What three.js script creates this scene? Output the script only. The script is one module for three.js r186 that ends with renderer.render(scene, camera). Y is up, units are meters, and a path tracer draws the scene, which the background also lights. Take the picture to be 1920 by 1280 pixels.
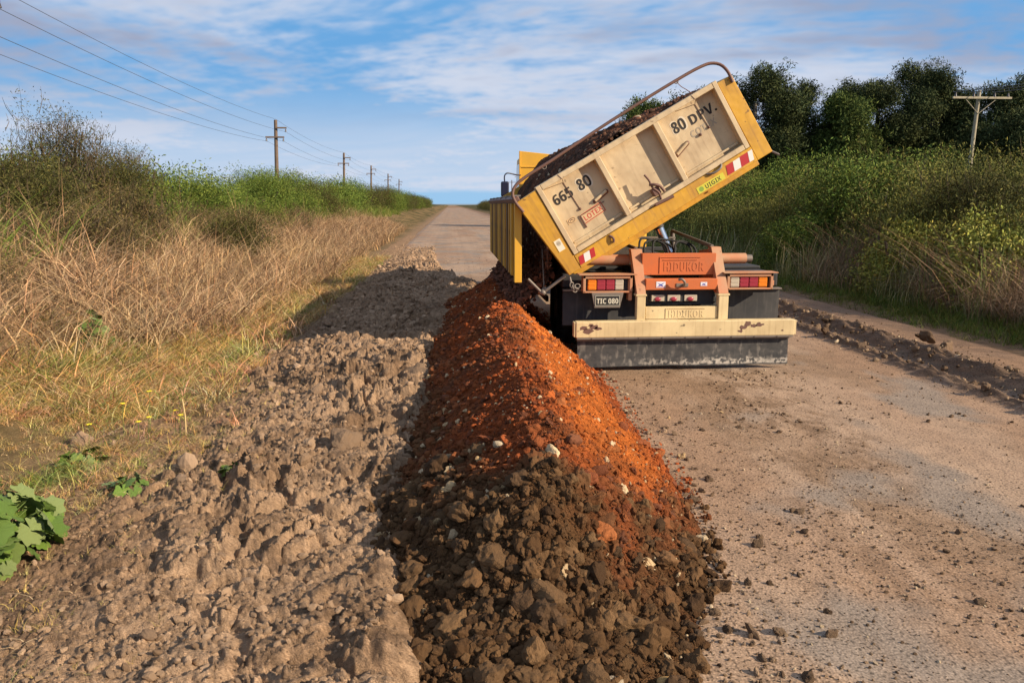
import * as THREE from 'three';
import { RoundedBoxGeometry } from 'three/addons/geometries/RoundedBoxGeometry.js';
import { mergeGeometries, mergeVertices } from 'three/addons/utils/BufferGeometryUtils.js';
import { FontLoader } from 'three/addons/loaders/FontLoader.js';
import { TextGeometry } from 'three/addons/geometries/TextGeometry.js';

// ---------------------------------------------------------------- camera, sky, sun, exposure
const scene = new THREE.Scene();
const camera = new THREE.PerspectiveCamera(47.93, 1024 / 682, 0.05, 6000);
camera.position.set(0, 1.85, 0);
camera.rotation.order = 'YXZ';
camera.rotation.set(-10.119 * Math.PI / 180, -4.495 * Math.PI / 180, 0);

const renderer = new THREE.WebGLRenderer({ antialias: true });
renderer.setSize(1024, 682);
renderer.toneMapping = THREE.LinearToneMapping;
renderer.toneMappingExposure = 1.56;
renderer.shadowMap.enabled = true;

const SUN = new THREE.Vector3(5.4, 3.25, 3.0).normalize();
const sun = new THREE.DirectionalLight(new THREE.Color(1.0, 0.835, 0.64), 5.0);
sun.position.copy(SUN).multiplyScalar(60).add(new THREE.Vector3(0, 0, -12));
sun.target.position.set(0, 0, -12);
sun.castShadow = true;
sun.shadow.mapSize.set(4096, 4096);
sun.shadow.camera.left = -30; sun.shadow.camera.right = 30; sun.shadow.camera.top = 30; sun.shadow.camera.bottom = -30;
sun.shadow.camera.near = 1; sun.shadow.camera.far = 160;
scene.add(sun, sun.target);

// ---------------------------------------------------------------- numbers: seeded random, noise
function rng(seed) { let a = seed >>> 0; return () => { a = (a + 0x6d2b79f5) | 0; let t = Math.imul(a ^ (a >>> 15), 1 | a); t = (t + Math.imul(t ^ (t >>> 7), 61 | t)) ^ t; return ((t ^ (t >>> 14)) >>> 0) / 4294967296; }; }
const PERM = new Uint8Array(512); { const r = rng(7), p = [...Array(256).keys()]; for (let i = 255; i > 0; i--) { const j = Math.floor(r() * (i + 1)); [p[i], p[j]] = [p[j], p[i]]; } for (let i = 0; i < 512; i++) PERM[i] = p[i & 255]; }
const GX = new Float32Array(256), GY = new Float32Array(256), HV = new Float32Array(256), HW = new Float32Array(256);
{ const r = rng(11); for (let i = 0; i < 256; i++) { const a = r() * 6.2831853; GX[i] = Math.cos(a); GY[i] = Math.sin(a); HV[i] = r(); HW[i] = r(); } }
function pn(x, y, per = 0) {   // gradient noise, about -0.7..0.7, periodic when per > 0
  const xi = Math.floor(x), yi = Math.floor(y), xf = x - xi, yf = y - yi;
  let x0, x1, y0, y1;
  if (per) { x0 = xi % per; if (x0 < 0) x0 += per; x1 = (x0 + 1) % per; y0 = yi % per; if (y0 < 0) y0 += per; y1 = (y0 + 1) % per; x0 &= 255; x1 &= 255; y0 &= 255; y1 &= 255; }
  else { x0 = xi & 255; x1 = (xi + 1) & 255; y0 = yi & 255; y1 = (yi + 1) & 255; }
  const u = xf * xf * xf * (xf * (xf * 6 - 15) + 10), v = yf * yf * yf * (yf * (yf * 6 - 15) + 10);
  const a = PERM[PERM[x0] + y0], b = PERM[PERM[x1] + y0], c = PERM[PERM[x0] + y1], d = PERM[PERM[x1] + y1];
  const n00 = GX[a] * xf + GY[a] * yf, n10 = GX[b] * (xf - 1) + GY[b] * yf, n01 = GX[c] * xf + GY[c] * (yf - 1), n11 = GX[d] * (xf - 1) + GY[d] * (yf - 1);
  return (n00 + (n10 - n00) * u) * (1 - v) + (n01 + (n11 - n01) * u) * v;
}
function fbm(x, y, o = 4, per = 0) { let s = 0, a = 1, t = 0; for (let i = 0; i < o; i++) { s += a * pn(x + i * 17.3 * (per ? 0 : 1), y - i * 9.1 * (per ? 0 : 1), per); t += a; a *= 0.5; x *= 2; y *= 2; per *= 2; } return s / t * 1.5; }
function billow(x, y, o = 3) { let s = 0, a = 1, t = 0; for (let i = 0; i < o; i++) { s += a * Math.abs(pn(x + i * 31.7, y + i * 11.9)); t += a; a *= 0.55; x *= 2.1; y *= 2.1; } return s / t * 2; }
const W = [0, 0, 0, 0];
function worley(x, y) {   // W = [nearest, second nearest, value of the cell]
  const xi = Math.floor(x), yi = Math.floor(y); let f1 = 9, f2 = 9, id = 0, ox = 0, oy = 0;
  for (let i = -1; i <= 1; i++) for (let j = -1; j <= 1; j++) {
    const h = PERM[PERM[(xi + i) & 255] + ((yi + j) & 255)], dx = xi + i + HV[h] - x, dy = yi + j + HW[h] - y, d = dx * dx + dy * dy;
    if (d < f1) { f2 = f1; f1 = d; id = h; ox = dx; oy = dy; } else if (d < f2) f2 = d;
  }
  W[0] = Math.sqrt(f1); W[1] = Math.sqrt(f2); W[2] = HV[(id * 7 + 3) & 255]; W[3] = ox * (HV[(id * 5 + 9) & 255] - 0.5) + oy * (HW[(id * 5 + 9) & 255] - 0.5); return W;
}
const sm = (a, b, x) => { const t = Math.min(1, Math.max(0, (x - a) / (b - a))); return t * t * (3 - 2 * t); };
const mix = (a, b, t) => a + (b - a) * t;
const mix3 = (a, b, t) => [mix(a[0], b[0], t), mix(a[1], b[1], t), mix(a[2], b[2], t)];
const clamp = (x, a, b) => Math.min(b, Math.max(a, x));
const lerpTable = (tab, x) => { if (x <= tab[0][0]) return tab[0][1]; for (let i = 1; i < tab.length; i++) if (x <= tab[i][0]) return mix(tab[i - 1][1], tab[i][1], (x - tab[i - 1][0]) / (tab[i][0] - tab[i - 1][0])); return tab[tab.length - 1][1]; };
const smoothTable = (tab, x) => { if (x <= tab[0][0]) return tab[0][1]; for (let i = 1; i < tab.length; i++) if (x <= tab[i][0]) return mix(tab[i - 1][1], tab[i][1], sm(tab[i - 1][0], tab[i][0], x)); return tab[tab.length - 1][1]; };

// ---------------------------------------------------------------- the sky: air with streaked cloud sheets
function skyColor(dx, dy, dz) {
  const e = Math.max(0, dy), el = Math.asin(clamp(dy, -1, 1)) * 57.2958;
  const c = mix3(mix3([0.28, 0.48, 0.70], [0.125, 0.33, 0.62], sm(0, 11, el)), [0.075, 0.21, 0.48], sm(15, 80, el));
  const k = 1 / (e + 0.085), px = dx * k, pz = dz * k;
  const wx = fbm(px * 0.35 + 3, pz * 0.35, 3), wz = fbm(px * 0.35 + 30, pz * 0.35 + 8, 3);
  const a = 0.36, ux = px * Math.cos(a) + pz * Math.sin(a), uz = -px * Math.sin(a) + pz * Math.cos(a);   // the streaks run obliquely
  const big = fbm(ux * 0.30 + wx * 0.6 + 5.2, uz * 0.5 + wz * 0.6 + 1.3, 4);
  const fine = fbm(ux * 1.2 + wx * 1.3, uz * 2.8 + wz * 1.6 + 4, 5);
  const puffs = fbm(px * 5.2 + wx * 3.0 + wz, pz * 6.0 + 12 + wz * 2, 4), ripple = fbm(ux * 9 + wx * 3, uz * 15 + wz * 4, 3);
  let cov = 0.66 + big * 1.05 + fine * 0.42 + puffs * 0.36 + ripple * 0.2;
  cov = sm(0.18, 1.02, cov);
  const low = sm(9.0, 3.0, el) * (0.66 + 0.22 * fine);
  cov = Math.max(cov, low) * sm(0.75, 1.2, el + 0.14 * fine);
  const grey = sm(-0.34, 0.26, fbm(px * 0.42 + 2.5, pz * 0.5 + 3.3 + wx, 3) + 0.30 * fine + 0.22 * puffs);
  const cloud = mix3([0.54, 0.585, 0.69], [0.30, 0.33, 0.445], grey * sm(3.5, 10, el));
  return mix3(c, cloud, clamp(cov, 0, 1) * 0.93).map((x) => x * 0.77);
}
{
  const w = 4096, h = 2048, data = new Float32Array(w * h * 4);
  for (let j = 0; j < h; j++) {
    const th = (j + 0.5) / h * Math.PI - Math.PI / 2, sy = Math.sin(th), cy = Math.cos(th);   // first row: straight down
    const step = Math.abs(th) < 0.45 ? 1 : 4;
    for (let i = 0; i < w; i += step) {
      const ph = ((i + step / 2) / w - 0.5) * 2 * Math.PI;
      const c = sy < -0.01 ? [0.20, 0.17, 0.13] : skyColor(cy * Math.cos(ph), Math.max(sy, 0), cy * Math.sin(ph));
      for (let s = 0; s < step; s++) { const o = (j * w + i + s) * 4; data[o] = c[0]; data[o + 1] = c[1]; data[o + 2] = c[2]; data[o + 3] = 1; }
    }
  }
  const sky = new THREE.DataTexture(data, w, h, THREE.RGBAFormat, THREE.FloatType);
  sky.mapping = THREE.EquirectangularReflectionMapping; sky.magFilter = THREE.LinearFilter; sky.needsUpdate = true;
  scene.background = sky; scene.environment = sky;
}

// ---------------------------------------------------------------- textures and materials
function tile(size, f, srgb = false) {
  const d = new Uint8Array(size * size * 4);
  for (let j = 0; j < size; j++) for (let i = 0; i < size; i++) {
    const c = f(i / size, j / size), o = (j * size + i) * 4;
    d[o] = clamp(c[0], 0, 1) * 255; d[o + 1] = clamp(c[1], 0, 1) * 255; d[o + 2] = clamp(c[2], 0, 1) * 255; d[o + 3] = 255;
  }
  const t = new THREE.DataTexture(d, size, size); t.wrapS = t.wrapT = THREE.RepeatWrapping; t.magFilter = THREE.LinearFilter; t.minFilter = THREE.LinearMipmapLinearFilter; t.generateMipmaps = true;
  if (srgb) t.colorSpace = THREE.SRGBColorSpace; t.needsUpdate = true; return t;
}
const rep = (t, u, v = u) => { const c = t.clone(); c.repeat.set(u, v); c.needsUpdate = true; return c; };
const tGrain = tile(512, (u, v) => { const n = fbm(u * 8, v * 8, 6, 8), s = pn(u * 128, v * 128, 128); const g = 0.80 + 0.20 * n + 0.16 * s; return [g, g * 0.985, g * 0.965]; }, true);
const tGrainBump = tile(512, (u, v) => { const g = 0.5 + 0.35 * fbm(u * 16, v * 16, 5, 16) + 0.2 * pn(u * 128, v * 128, 128); return [g, g, g]; });
const tGravel = tile(512, (u, v) => { const n = fbm(u * 6, v * 6, 5, 6), s = pn(u * 96, v * 96, 96), q = pn(u * 180 + 5, v * 180, 180); const g = 0.84 + 0.12 * n + 0.26 * s + 0.2 * q - 0.25 * sm(0.22, 0.4, pn(u * 60 + 9, v * 60, 60)); return [g, g * 0.98, g * 0.95]; }, true);
const tGravelBump = tile(512, (u, v) => { const g = 0.5 + 0.4 * pn(u * 90, v * 90, 90) + 0.25 * pn(u * 40, v * 40, 40); return [g, g, g]; });
// paint worn by dust, streaks and rust specks: (u across, v up), 1 tile = 1.6 m
function paint(base, dirt, rust, amountDirt, amountRust, streak) {
  return tile(512, (u, v) => {
    const n = fbm(u * 5, v * 5, 5, 5), st = fbm(u * 40, v * 3, 4, 0) , sp = fbm(u * 24, v * 24, 4, 24), bl = fbm(u * 9 + 3, v * 9, 4, 9);
    let c = mix3(base, dirt, clamp(amountDirt * (0.42 + n * 1.7) + streak * sm(0.0, 0.45, st), 0, 0.95));
    const scr = Math.abs(pn(u * 7 + 0.6 * n, v * 22, 0)); c = mix3(c, dirt.map((x) => x * 0.6), 0.45 * sm(0.018, 0.004, scr) * sm(0.1, 0.4, bl));
    c = mix3(c, rust, amountRust * sm(0.36, 0.46, sp * 0.6 + bl * 0.55));
    const g = 1 + 0.05 * pn(u * 200, v * 200, 200);
    return c.map((x) => Math.pow(clamp(x * g, 0, 1), 1 / 2.2));
  }, true);
}
const mat = (o) => new THREE.MeshStandardMaterial({ side: THREE.DoubleSide, ...o });
const dull = (o) => new THREE.MeshPhysicalMaterial({ side: THREE.DoubleSide, specularIntensity: 0.18, ...o });   // earth and leaves: next to no gloss
const lin = (r, g, b) => new THREE.Color().setRGB(r, g, b);
const M = {
  ground: dull({ vertexColors: true, map: rep(tGrain, 0.9), bumpMap: rep(tGrainBump, 2.2), bumpScale: 0.02, roughness: 1 }),
  road: dull({ vertexColors: true, map: rep(tGravel, 0.8), bumpMap: rep(tGravelBump, 1.1), bumpScale: 0.003, roughness: 0.8, specularIntensity: 0.45 }),
  mud: dull({ vertexColors: true, map: rep(tGrain, 1.4), bumpMap: rep(tGrainBump, 3.2), bumpScale: 0.024, roughness: 0.96 }),
  heap: dull({ vertexColors: true, map: rep(tGravel, 1.3), bumpMap: rep(tGravelBump, 1.6), bumpScale: 0.02, roughness: 0.97 }),
  clod: dull({ color: lin(1, 1, 1), bumpMap: rep(tGrainBump, 2), bumpScale: 0.006, roughness: 0.96 }),
  leaf: dull({ vertexColors: true, roughness: 0.78 }),
  straw: dull({ vertexColors: true, roughness: 0.8 }),
  cream: mat({ map: rep(paint([0.60, 0.465, 0.275], [0.37, 0.26, 0.145], [0.09, 0.045, 0.02], 0.5, 0.5, 0.25), 0.62), bumpMap: rep(tGrainBump, 0.13), bumpScale: 0.008, roughness: 0.58 }),
  creamWorn: mat({ map: rep(paint([0.66, 0.52, 0.28], [0.38, 0.27, 0.13], [0.05, 0.035, 0.025], 0.4, 0.8, 0.25), 0.62), roughness: 0.6 }),
  yellow: mat({ map: rep(paint([0.62, 0.335, 0.022], [0.36, 0.18, 0.035], [0.10, 0.042, 0.018], 0.5, 0.7, 0.35), 0.62), bumpMap: rep(tGrainBump, 0.13), bumpScale: 0.008, roughness: 0.5 }),
  yellowDirty: mat({ map: rep(paint([0.52, 0.25, 0.015], [0.05, 0.025, 0.01], [0.05, 0.02, 0.01], 0.3, 0.6, 0.95), 0.62), roughness: 0.6 }),
  doorRust: mat({ map: rep(paint([0.16, 0.075, 0.012], [0.06, 0.03, 0.012], [0.03, 0.015, 0.01], 0.5, 0.6, 0.8), 0.62), roughness: 0.7 }),
  yellowClean: mat({ map: rep(paint([0.66, 0.36, 0.03], [0.5, 0.27, 0.04], [0.2, 0.1, 0.03], 0.25, 0.15, 0.05), 0.62), roughness: 0.42 }),
  orange: mat({ map: rep(paint([0.56, 0.135, 0.028], [0.40, 0.13, 0.05], [0.10, 0.035, 0.015], 0.5, 0.35, 0.15), 0.62), roughness: 0.5 }),
  orangeDusty: mat({ map: rep(paint([0.47, 0.19, 0.085], [0.42, 0.27, 0.15], [0.14, 0.055, 0.03], 0.7, 0.45, 0.2), 0.62), roughness: 0.7 }),
  black: mat({ map: rep(paint([0.014, 0.014, 0.015], [0.045, 0.040, 0.034], [0.03, 0.02, 0.015], 0.5, 0.3, 0.2), 0.62), roughness: 0.65 }),
  rubber: mat({ map: rep(paint([0.020, 0.020, 0.021], [0.075, 0.068, 0.060], [0.2, 0.18, 0.16], 0.55, 0.25, 0.4), 0.62), roughness: 0.8 }),
  tyre: mat({ color: lin(0.022, 0.021, 0.020), bumpMap: rep(tGrainBump, 6), bumpScale: 0.004, roughness: 0.85 }),
  steel: mat({ map: rep(paint([0.20, 0.17, 0.14], [0.16, 0.12, 0.09], [0.12, 0.05, 0.025], 0.5, 0.9, 0.2), 0.62), roughness: 0.6, metalness: 0.3 }),
  rustBar: mat({ map: rep(paint([0.16, 0.075, 0.05], [0.10, 0.05, 0.035], [0.05, 0.025, 0.02], 0.5, 0.7, 0.2), 0.62), roughness: 0.65 }),
  chrome: mat({ color: lin(0.78, 0.78, 0.78), roughness: 0.16, metalness: 1 }),
  glass: new THREE.MeshPhysicalMaterial({ color: lin(0.03, 0.04, 0.045), roughness: 0.06, side: THREE.DoubleSide }),
  navy: mat({ color: lin(0.012, 0.014, 0.035), roughness: 0.35 }),
  white: mat({ color: lin(0.70, 0.68, 0.62), roughness: 0.5 }),
  red: mat({ color: lin(0.42, 0.022, 0.025), roughness: 0.45 }),
  ink: mat({ color: lin(0.018, 0.013, 0.010), roughness: 0.7 }),
  inkPale: mat({ color: lin(0.66, 0.57, 0.42), roughness: 0.7 }),
  ghost: mat({ color: lin(0.33, 0.27, 0.19), roughness: 0.7 }),
  lensRed: new THREE.MeshPhysicalMaterial({ color: lin(0.30, 0.028, 0.045), roughness: 0.28, clearcoat: 0.5 }),
  lensAmber: new THREE.MeshPhysicalMaterial({ color: lin(0.72, 0.20, 0.012), roughness: 0.28, clearcoat: 0.5 }),
  lensClear: new THREE.MeshPhysicalMaterial({ color: lin(0.46, 0.40, 0.30), roughness: 0.25, clearcoat: 0.5 }),
  wood: mat({ map: rep(paint([0.17, 0.115, 0.08], [0.10, 0.07, 0.05], [0.05, 0.035, 0.03], 0.5, 0.4, 0.6), 0.8), roughness: 0.9 }),
  woodPale: mat({ map: rep(paint([0.40, 0.35, 0.24], [0.26, 0.22, 0.15], [0.12, 0.1, 0.07], 0.5, 0.4, 0.6), 0.8), roughness: 0.9 }),
  ceramic: mat({ color: lin(0.05, 0.04, 0.04), roughness: 0.3 }),
  wire: mat({ color: lin(0.06, 0.06, 0.065), roughness: 0.5 }),
  bark: mat({ map: rep(paint([0.17, 0.14, 0.105], [0.10, 0.08, 0.06], [0.3, 0.27, 0.22], 0.5, 0.5, 0.6), 0.5), roughness: 0.95 }),
  stem: mat({ color: lin(0.075, 0.055, 0.035), roughness: 0.95 }),
  greenStem: mat({ color: lin(0.10, 0.15, 0.03), roughness: 0.8 }),
  petal: mat({ color: lin(0.72, 0.56, 0.02), roughness: 0.6 }),
};

// ---------------------------------------------------------------- building helpers
const taken = new Map();
function numbered(n) { const k = taken.get(n) || 0; taken.set(n, k + 1); return k ? `${n}_${String(k).padStart(3, '0')}` : n; }
function tag(o, label, category, group, kind) { if (label) o.userData.label = label; if (category) o.userData.category = category; if (group) o.userData.group = group; if (kind) o.userData.kind = kind; return o; }
function shadow(o) { o.traverse((c) => { if (c.isMesh) { c.castShadow = true; c.receiveShadow = true; } }); return o; }
function top(o, name) { o.name = numbered(name); scene.add(o); return shadow(o); }
function flat(g) { g = g.index ? g.toNonIndexed() : g; for (const k of Object.keys(g.attributes)) if (!['position', 'normal', 'uv'].includes(k)) g.deleteAttribute(k); g.morphAttributes = {}; return g; }
function boxUV(g) {   // uv in metres by the face's main direction
  const p = g.attributes.position, uv = new Float32Array(p.count * 2), a = new THREE.Vector3(), b = new THREE.Vector3(), c = new THREE.Vector3();
  for (let i = 0; i < p.count; i += 3) {
    a.fromBufferAttribute(p, i); b.fromBufferAttribute(p, i + 1).sub(a); c.fromBufferAttribute(p, i + 2).sub(a); b.cross(c);
    const x = Math.abs(b.x), y = Math.abs(b.y), z = Math.abs(b.z);
    for (let k = 0; k < 3; k++) { const X = p.getX(i + k), Y = p.getY(i + k), Z = p.getZ(i + k); const [u, v] = x >= y && x >= z ? [Z, Y] : y >= z ? [X, Z] : [X, Y]; uv[(i + k) * 2] = u; uv[(i + k) * 2 + 1] = v; }
  }
  g.setAttribute('uv', new THREE.BufferAttribute(uv, 2)); return g;
}
function merge(list) { const gs = list.map(flat); const g = gs.length === 1 ? gs[0] : mergeGeometries(gs); return boxUV(g); }
function part(name, geos, material, parent, off = [0, 0, 0]) {
  const g = merge(Array.isArray(geos) ? geos : [geos]); g.translate(-off[0], -off[1], -off[2]);
  const m = new THREE.Mesh(g, material); m.name = name; parent.add(m); return m;
}
// a box from its corners, with softened edges
function bc(x0, x1, y0, y1, z0, z1, r = 0.006) { const w = Math.abs(x1 - x0), h = Math.abs(y1 - y0), d = Math.abs(z1 - z0); const g = new RoundedBoxGeometry(w, h, d, 1, Math.min(r, w * 0.35, h * 0.35, d * 0.35)); g.translate((x0 + x1) / 2, (y0 + y1) / 2, (z0 + z1) / 2); return g; }
function prism(pts, z0, z1, bevel = 0.004) {   // a polygon in x, y pulled out from z0 (far) to z1 (near)
  const s = new THREE.Shape(pts.map((p) => new THREE.Vector2(p[0], p[1])));
  const g = new THREE.ExtrudeGeometry(s, { depth: z1 - z0 - 2 * bevel, bevelEnabled: bevel > 0, bevelThickness: bevel, bevelSize: bevel, bevelOffset: -bevel, bevelSegments: 1 }); g.translate(0, 0, z0 + bevel); return g;
}
function rod(a, b, r, r2 = r, n = 12) { const A = new THREE.Vector3(...a), B = new THREE.Vector3(...b), g = new THREE.CylinderGeometry(r2, r, A.distanceTo(B), n); g.applyQuaternion(new THREE.Quaternion().setFromUnitVectors(new THREE.Vector3(0, 1, 0), B.clone().sub(A).normalize())); g.translate((A.x + B.x) / 2, (A.y + B.y) / 2, (A.z + B.z) / 2); return g; }
function tube(pts, r, n = 8, seg = 0) { return new THREE.TubeGeometry(new THREE.CatmullRomCurve3(pts.map((p) => new THREE.Vector3(...p)), false, 'centripetal'), seg || pts.length * 6, r, n); }

// ---------------------------------------------------------------- the lie of the land (road runs towards -z)
const edgeWob = (z) => 0.28 * pn(z * 0.21, 3.3) + 0.14 * pn(z * 0.9, 8.1);
function groundH(x, z) {
  const n = fbm(x * 0.35, z * 0.35, 3);
  let h = -0.05;
  h += sm(-2.7, -8.6, x) * (1.05 + 0.25 * n) + sm(-9, -40, x) * 0.8;
  h += sm(7.0, 12, x) * (0.22 + 0.15 * n) + sm(14, 60, x) * 0.9;
  h += (sm(-2.4, -3.4, x) + sm(7.3, 8, x)) * 0.05;
  return h + 0.03 * n;
}
function roadH(x, z) {
  const d = -z, f = sm(60, 25, d);
  let h = 0.012 * fbm(x * 1.1, z * 0.5, 3) + 0.006 * fbm(x * 5, z * 5, 2) * f;
  const wob = 0.22 * pn(z * 0.13, 4.2) + 0.06 * pn(z * 0.6, 1.1);
  const a = x - 5.95 - wob; h += f * Math.exp(-a * a / 0.045) * (0.05 + 0.15 * billow(x * 4.2, z * 2.2, 4));          // clods thrown up by wheels
  const b = x - 5.25 - wob; h += f * Math.exp(-b * b / 0.012) * (0.025 + 0.12 * billow(x * 6, z * 3.4, 3));
  const c = x - 5.6 - wob; h -= f * Math.exp(-c * c / 0.03) * 0.05;
  const e = x - 4.25 - wob * 0.7 + 0.03 * pn(z * 3, 2); h += f * Math.exp(-e * e / 0.0016) * 0.055 * sm(-0.05, 0.25, pn(z * 0.35, 5.5));
  h -= sm(6.9, 7.6, x - wob) * 0.10 + sm(-1.9, -2.6, x) * 0.12;
  return h;
}
function mudMask(x, z) { const d = -z, w = edgeWob(z); const left = lerpTable([[1, -3.4], [4, -3.0], [6, -2.85], [9, -2.65], [14, -2.7], [40, -2.9]], d) + w; return sm(left - 0.55, left + 0.35, x) * sm(0.02, -0.34, x + 0.10 * pn(z * 1.3, 2) + 0.06 * pn(z * 5, 7) - 0.75 * sm(9.0, 11.0, d) * sm(21, 16, d + 2 * pn(x * 2, z * 0.5)) + 0.45 * sm(16, 30, d)); }
function mudH(x, z) {
  const d = -z, m = mudMask(x, z), far = sm(33, 19, d + 5 * pn(x * 1.3, z * 0.3));
  const ridge = sm(-2.5, -1.1, x) * (0.13 + 0.12 * sm(5, 8, d)) * far;
  const wx = x + 0.13 * fbm(x * 2.6, z * 2.6, 5), wz = z + 0.13 * fbm(x * 2.6 + 9, z * 2.6, 5);
  worley(wx * 2.7, wz * 2.3); const plate = sm(0.0, 0.30, W[1] - W[0]) * (0.35 + 0.65 * W[2]) + 1.1 * W[3] * sm(0.0, 0.2, W[1] - W[0]);      // broken plates, each tilted its own way
  worley(wx * 6.5 + 3, wz * 6.2); const block = sm(0.0, 0.22, W[1] - W[0]) * W[2] + 0.9 * W[3];
  worley(wx * 17 + 5, wz * 17); const crumb = sm(0.0, 0.3, W[1] - W[0]) * W[2] + 0.8 * W[3]; worley(x * 38 + 3, z * 38); const grit = sm(0.0, 0.35, W[1] - W[0]) * W[2] * sm(14, 7, d);
  const where = fbm(x * 0.8 + 2, z * 0.6, 2), rough = sm(-2.5, -1.5, x + 0.35 * pn(z * 0.8, 6) - 0.6 * sm(4.6, 3.0, d)) * (0.5 + 0.6 * sm(-0.3, 0.3, where));
  const fineness = sm(4.2, 7.0, d + 2 * where);                                                                                           // large plates near, finer clods farther along
  const r = mix(0.085 * plate + 0.045 * block, 0.045 * plate + 0.080 * block, fineness) + 0.026 * crumb + 0.011 * grit + 0.07 * billow(x * 1.7, z * 1.7, 4) + 0.014 * billow(x * 13, z * 13, 3) - 0.05;
  const soft = 0.022 * fbm(x * 3, z * 3, 4) + 0.016 * billow(x * 8, z * 8, 4) + 0.014 * crumb + 0.010 * grit + 0.035 * fbm(x * 1.2, z * 1.2, 2);
  return -0.10 + m * (0.125 + ridge * (0.75 + 0.5 * fbm(x * 0.7, z * 0.5, 3)) + mix(soft, r, rough) * sm(36, 26, d + 6 * pn(x * 0.9, z * 0.35)) - 0.05 * sm(26, 36, d + 6 * pn(x * 0.9, z * 0.35)));
}
// the windrow of dumped gravel
const HX = [[2.4, 0.36], [4, 0.56], [6, 0.62], [8.4, 0.56], [10, 0.58], [15, 0.7]];
const HT = [[2.45, 0], [2.95, 0.18], [3.6, 0.56], [4.3, 0.66], [5.2, 0.66], [6.4, 0.66], [7.6, 0.70], [8.25, 0.74], [8.9, 0.60], [10.0, 0.62], [12.5, 0.60], [13.8, 0.4], [15.2, 0]];
function heapH(x, z) {
  const d = -z + 0.10 * pn(x * 1.7, z * 0.4), xc = smoothTable(HX, d) + 0.10 * pn(z * 0.55, 1.7) + 0.05 * pn(z * 1.6, 5), H = smoothTable(HT, d);
  const w = 0.45 + (x < xc ? 0.92 : mix(0.50, 0.64, sm(3.6, 5, d))) * H, t = Math.abs(x - xc) / w;
  let h = H * (t < 0.12 ? 1 - t * t * 2.6 : 0.9626 - (t - 0.12) * 1.04) + 0.02;
  h += 0.10 * fbm(x * 1.5, z * 1.5, 4) * sm(0, 0.2, h) + 0.030 * billow(x * 4, z * 4, 3) - 0.012 + 0.008 * billow(x * 16, z * 16, 2);
  return t > 1.25 || d < 2.2 || d > 15.6 ? -0.1 : Math.max(h, -0.1);
}
// how red (1) or brown (0) the heap is coloured: browner at the front and left
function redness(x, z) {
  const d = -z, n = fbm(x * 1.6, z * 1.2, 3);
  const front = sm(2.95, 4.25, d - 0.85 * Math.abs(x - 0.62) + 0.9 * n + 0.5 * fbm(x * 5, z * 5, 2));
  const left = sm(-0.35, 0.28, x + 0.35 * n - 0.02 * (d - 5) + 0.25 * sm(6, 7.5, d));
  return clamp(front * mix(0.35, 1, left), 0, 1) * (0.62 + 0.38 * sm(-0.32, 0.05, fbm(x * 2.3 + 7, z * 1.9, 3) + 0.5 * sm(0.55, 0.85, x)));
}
const surfaceH = (x, z) => Math.max(groundH(x, z), x > -3 && x < 8 ? roadH(x, z) : -1, x > -4.5 && x < 0.8 && z < -1 && z > -48 ? mudH(x, z) : -1);

// a sheet of columns xs(t, d) and rows at the distances ds
function sheet(nx, ds, xs, H, color) {
  const n = ds.length, P = new Float32Array(n * (nx + 1) * 3), U = new Float32Array(n * (nx + 1) * 2), C = new Float32Array(n * (nx + 1) * 3), I = new Uint32Array((n - 1) * nx * 6);
  let v = 0;
  for (let j = 0; j < n; j++) for (let i = 0; i <= nx; i++, v++) {
    const x = xs(i / nx, ds[j]), z = -ds[j], c = color(x, z);
    const h = H(x, z); P[v * 3] = x; P[v * 3 + 1] = h; P[v * 3 + 2] = z; U[v * 2] = x + 0.6 * h; U[v * 2 + 1] = z - 0.9 * h; C[v * 3] = c[0]; C[v * 3 + 1] = c[1]; C[v * 3 + 2] = c[2];
  }
  let k = 0;
  for (let j = 0; j < n - 1; j++) for (let i = 0; i < nx; i++) { const a = j * (nx + 1) + i, b = a + 1, c = a + nx + 1, d = c + 1; I[k++] = a; I[k++] = b; I[k++] = c; I[k++] = b; I[k++] = d; I[k++] = c; }
  const g = new THREE.BufferGeometry();
  g.setAttribute('position', new THREE.BufferAttribute(P, 3)); g.setAttribute('uv', new THREE.BufferAttribute(U, 2)); g.setAttribute('color', new THREE.BufferAttribute(C, 3)); g.setIndex(new THREE.BufferAttribute(I, 1)); g.computeVertexNormals();
  return g;
}
function rows(d0, d1, ratio, least) { const r = []; for (let d = d0; d < d1; d += Math.max(least, d * ratio)) r.push(d); r.push(d1); return r; }

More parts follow.
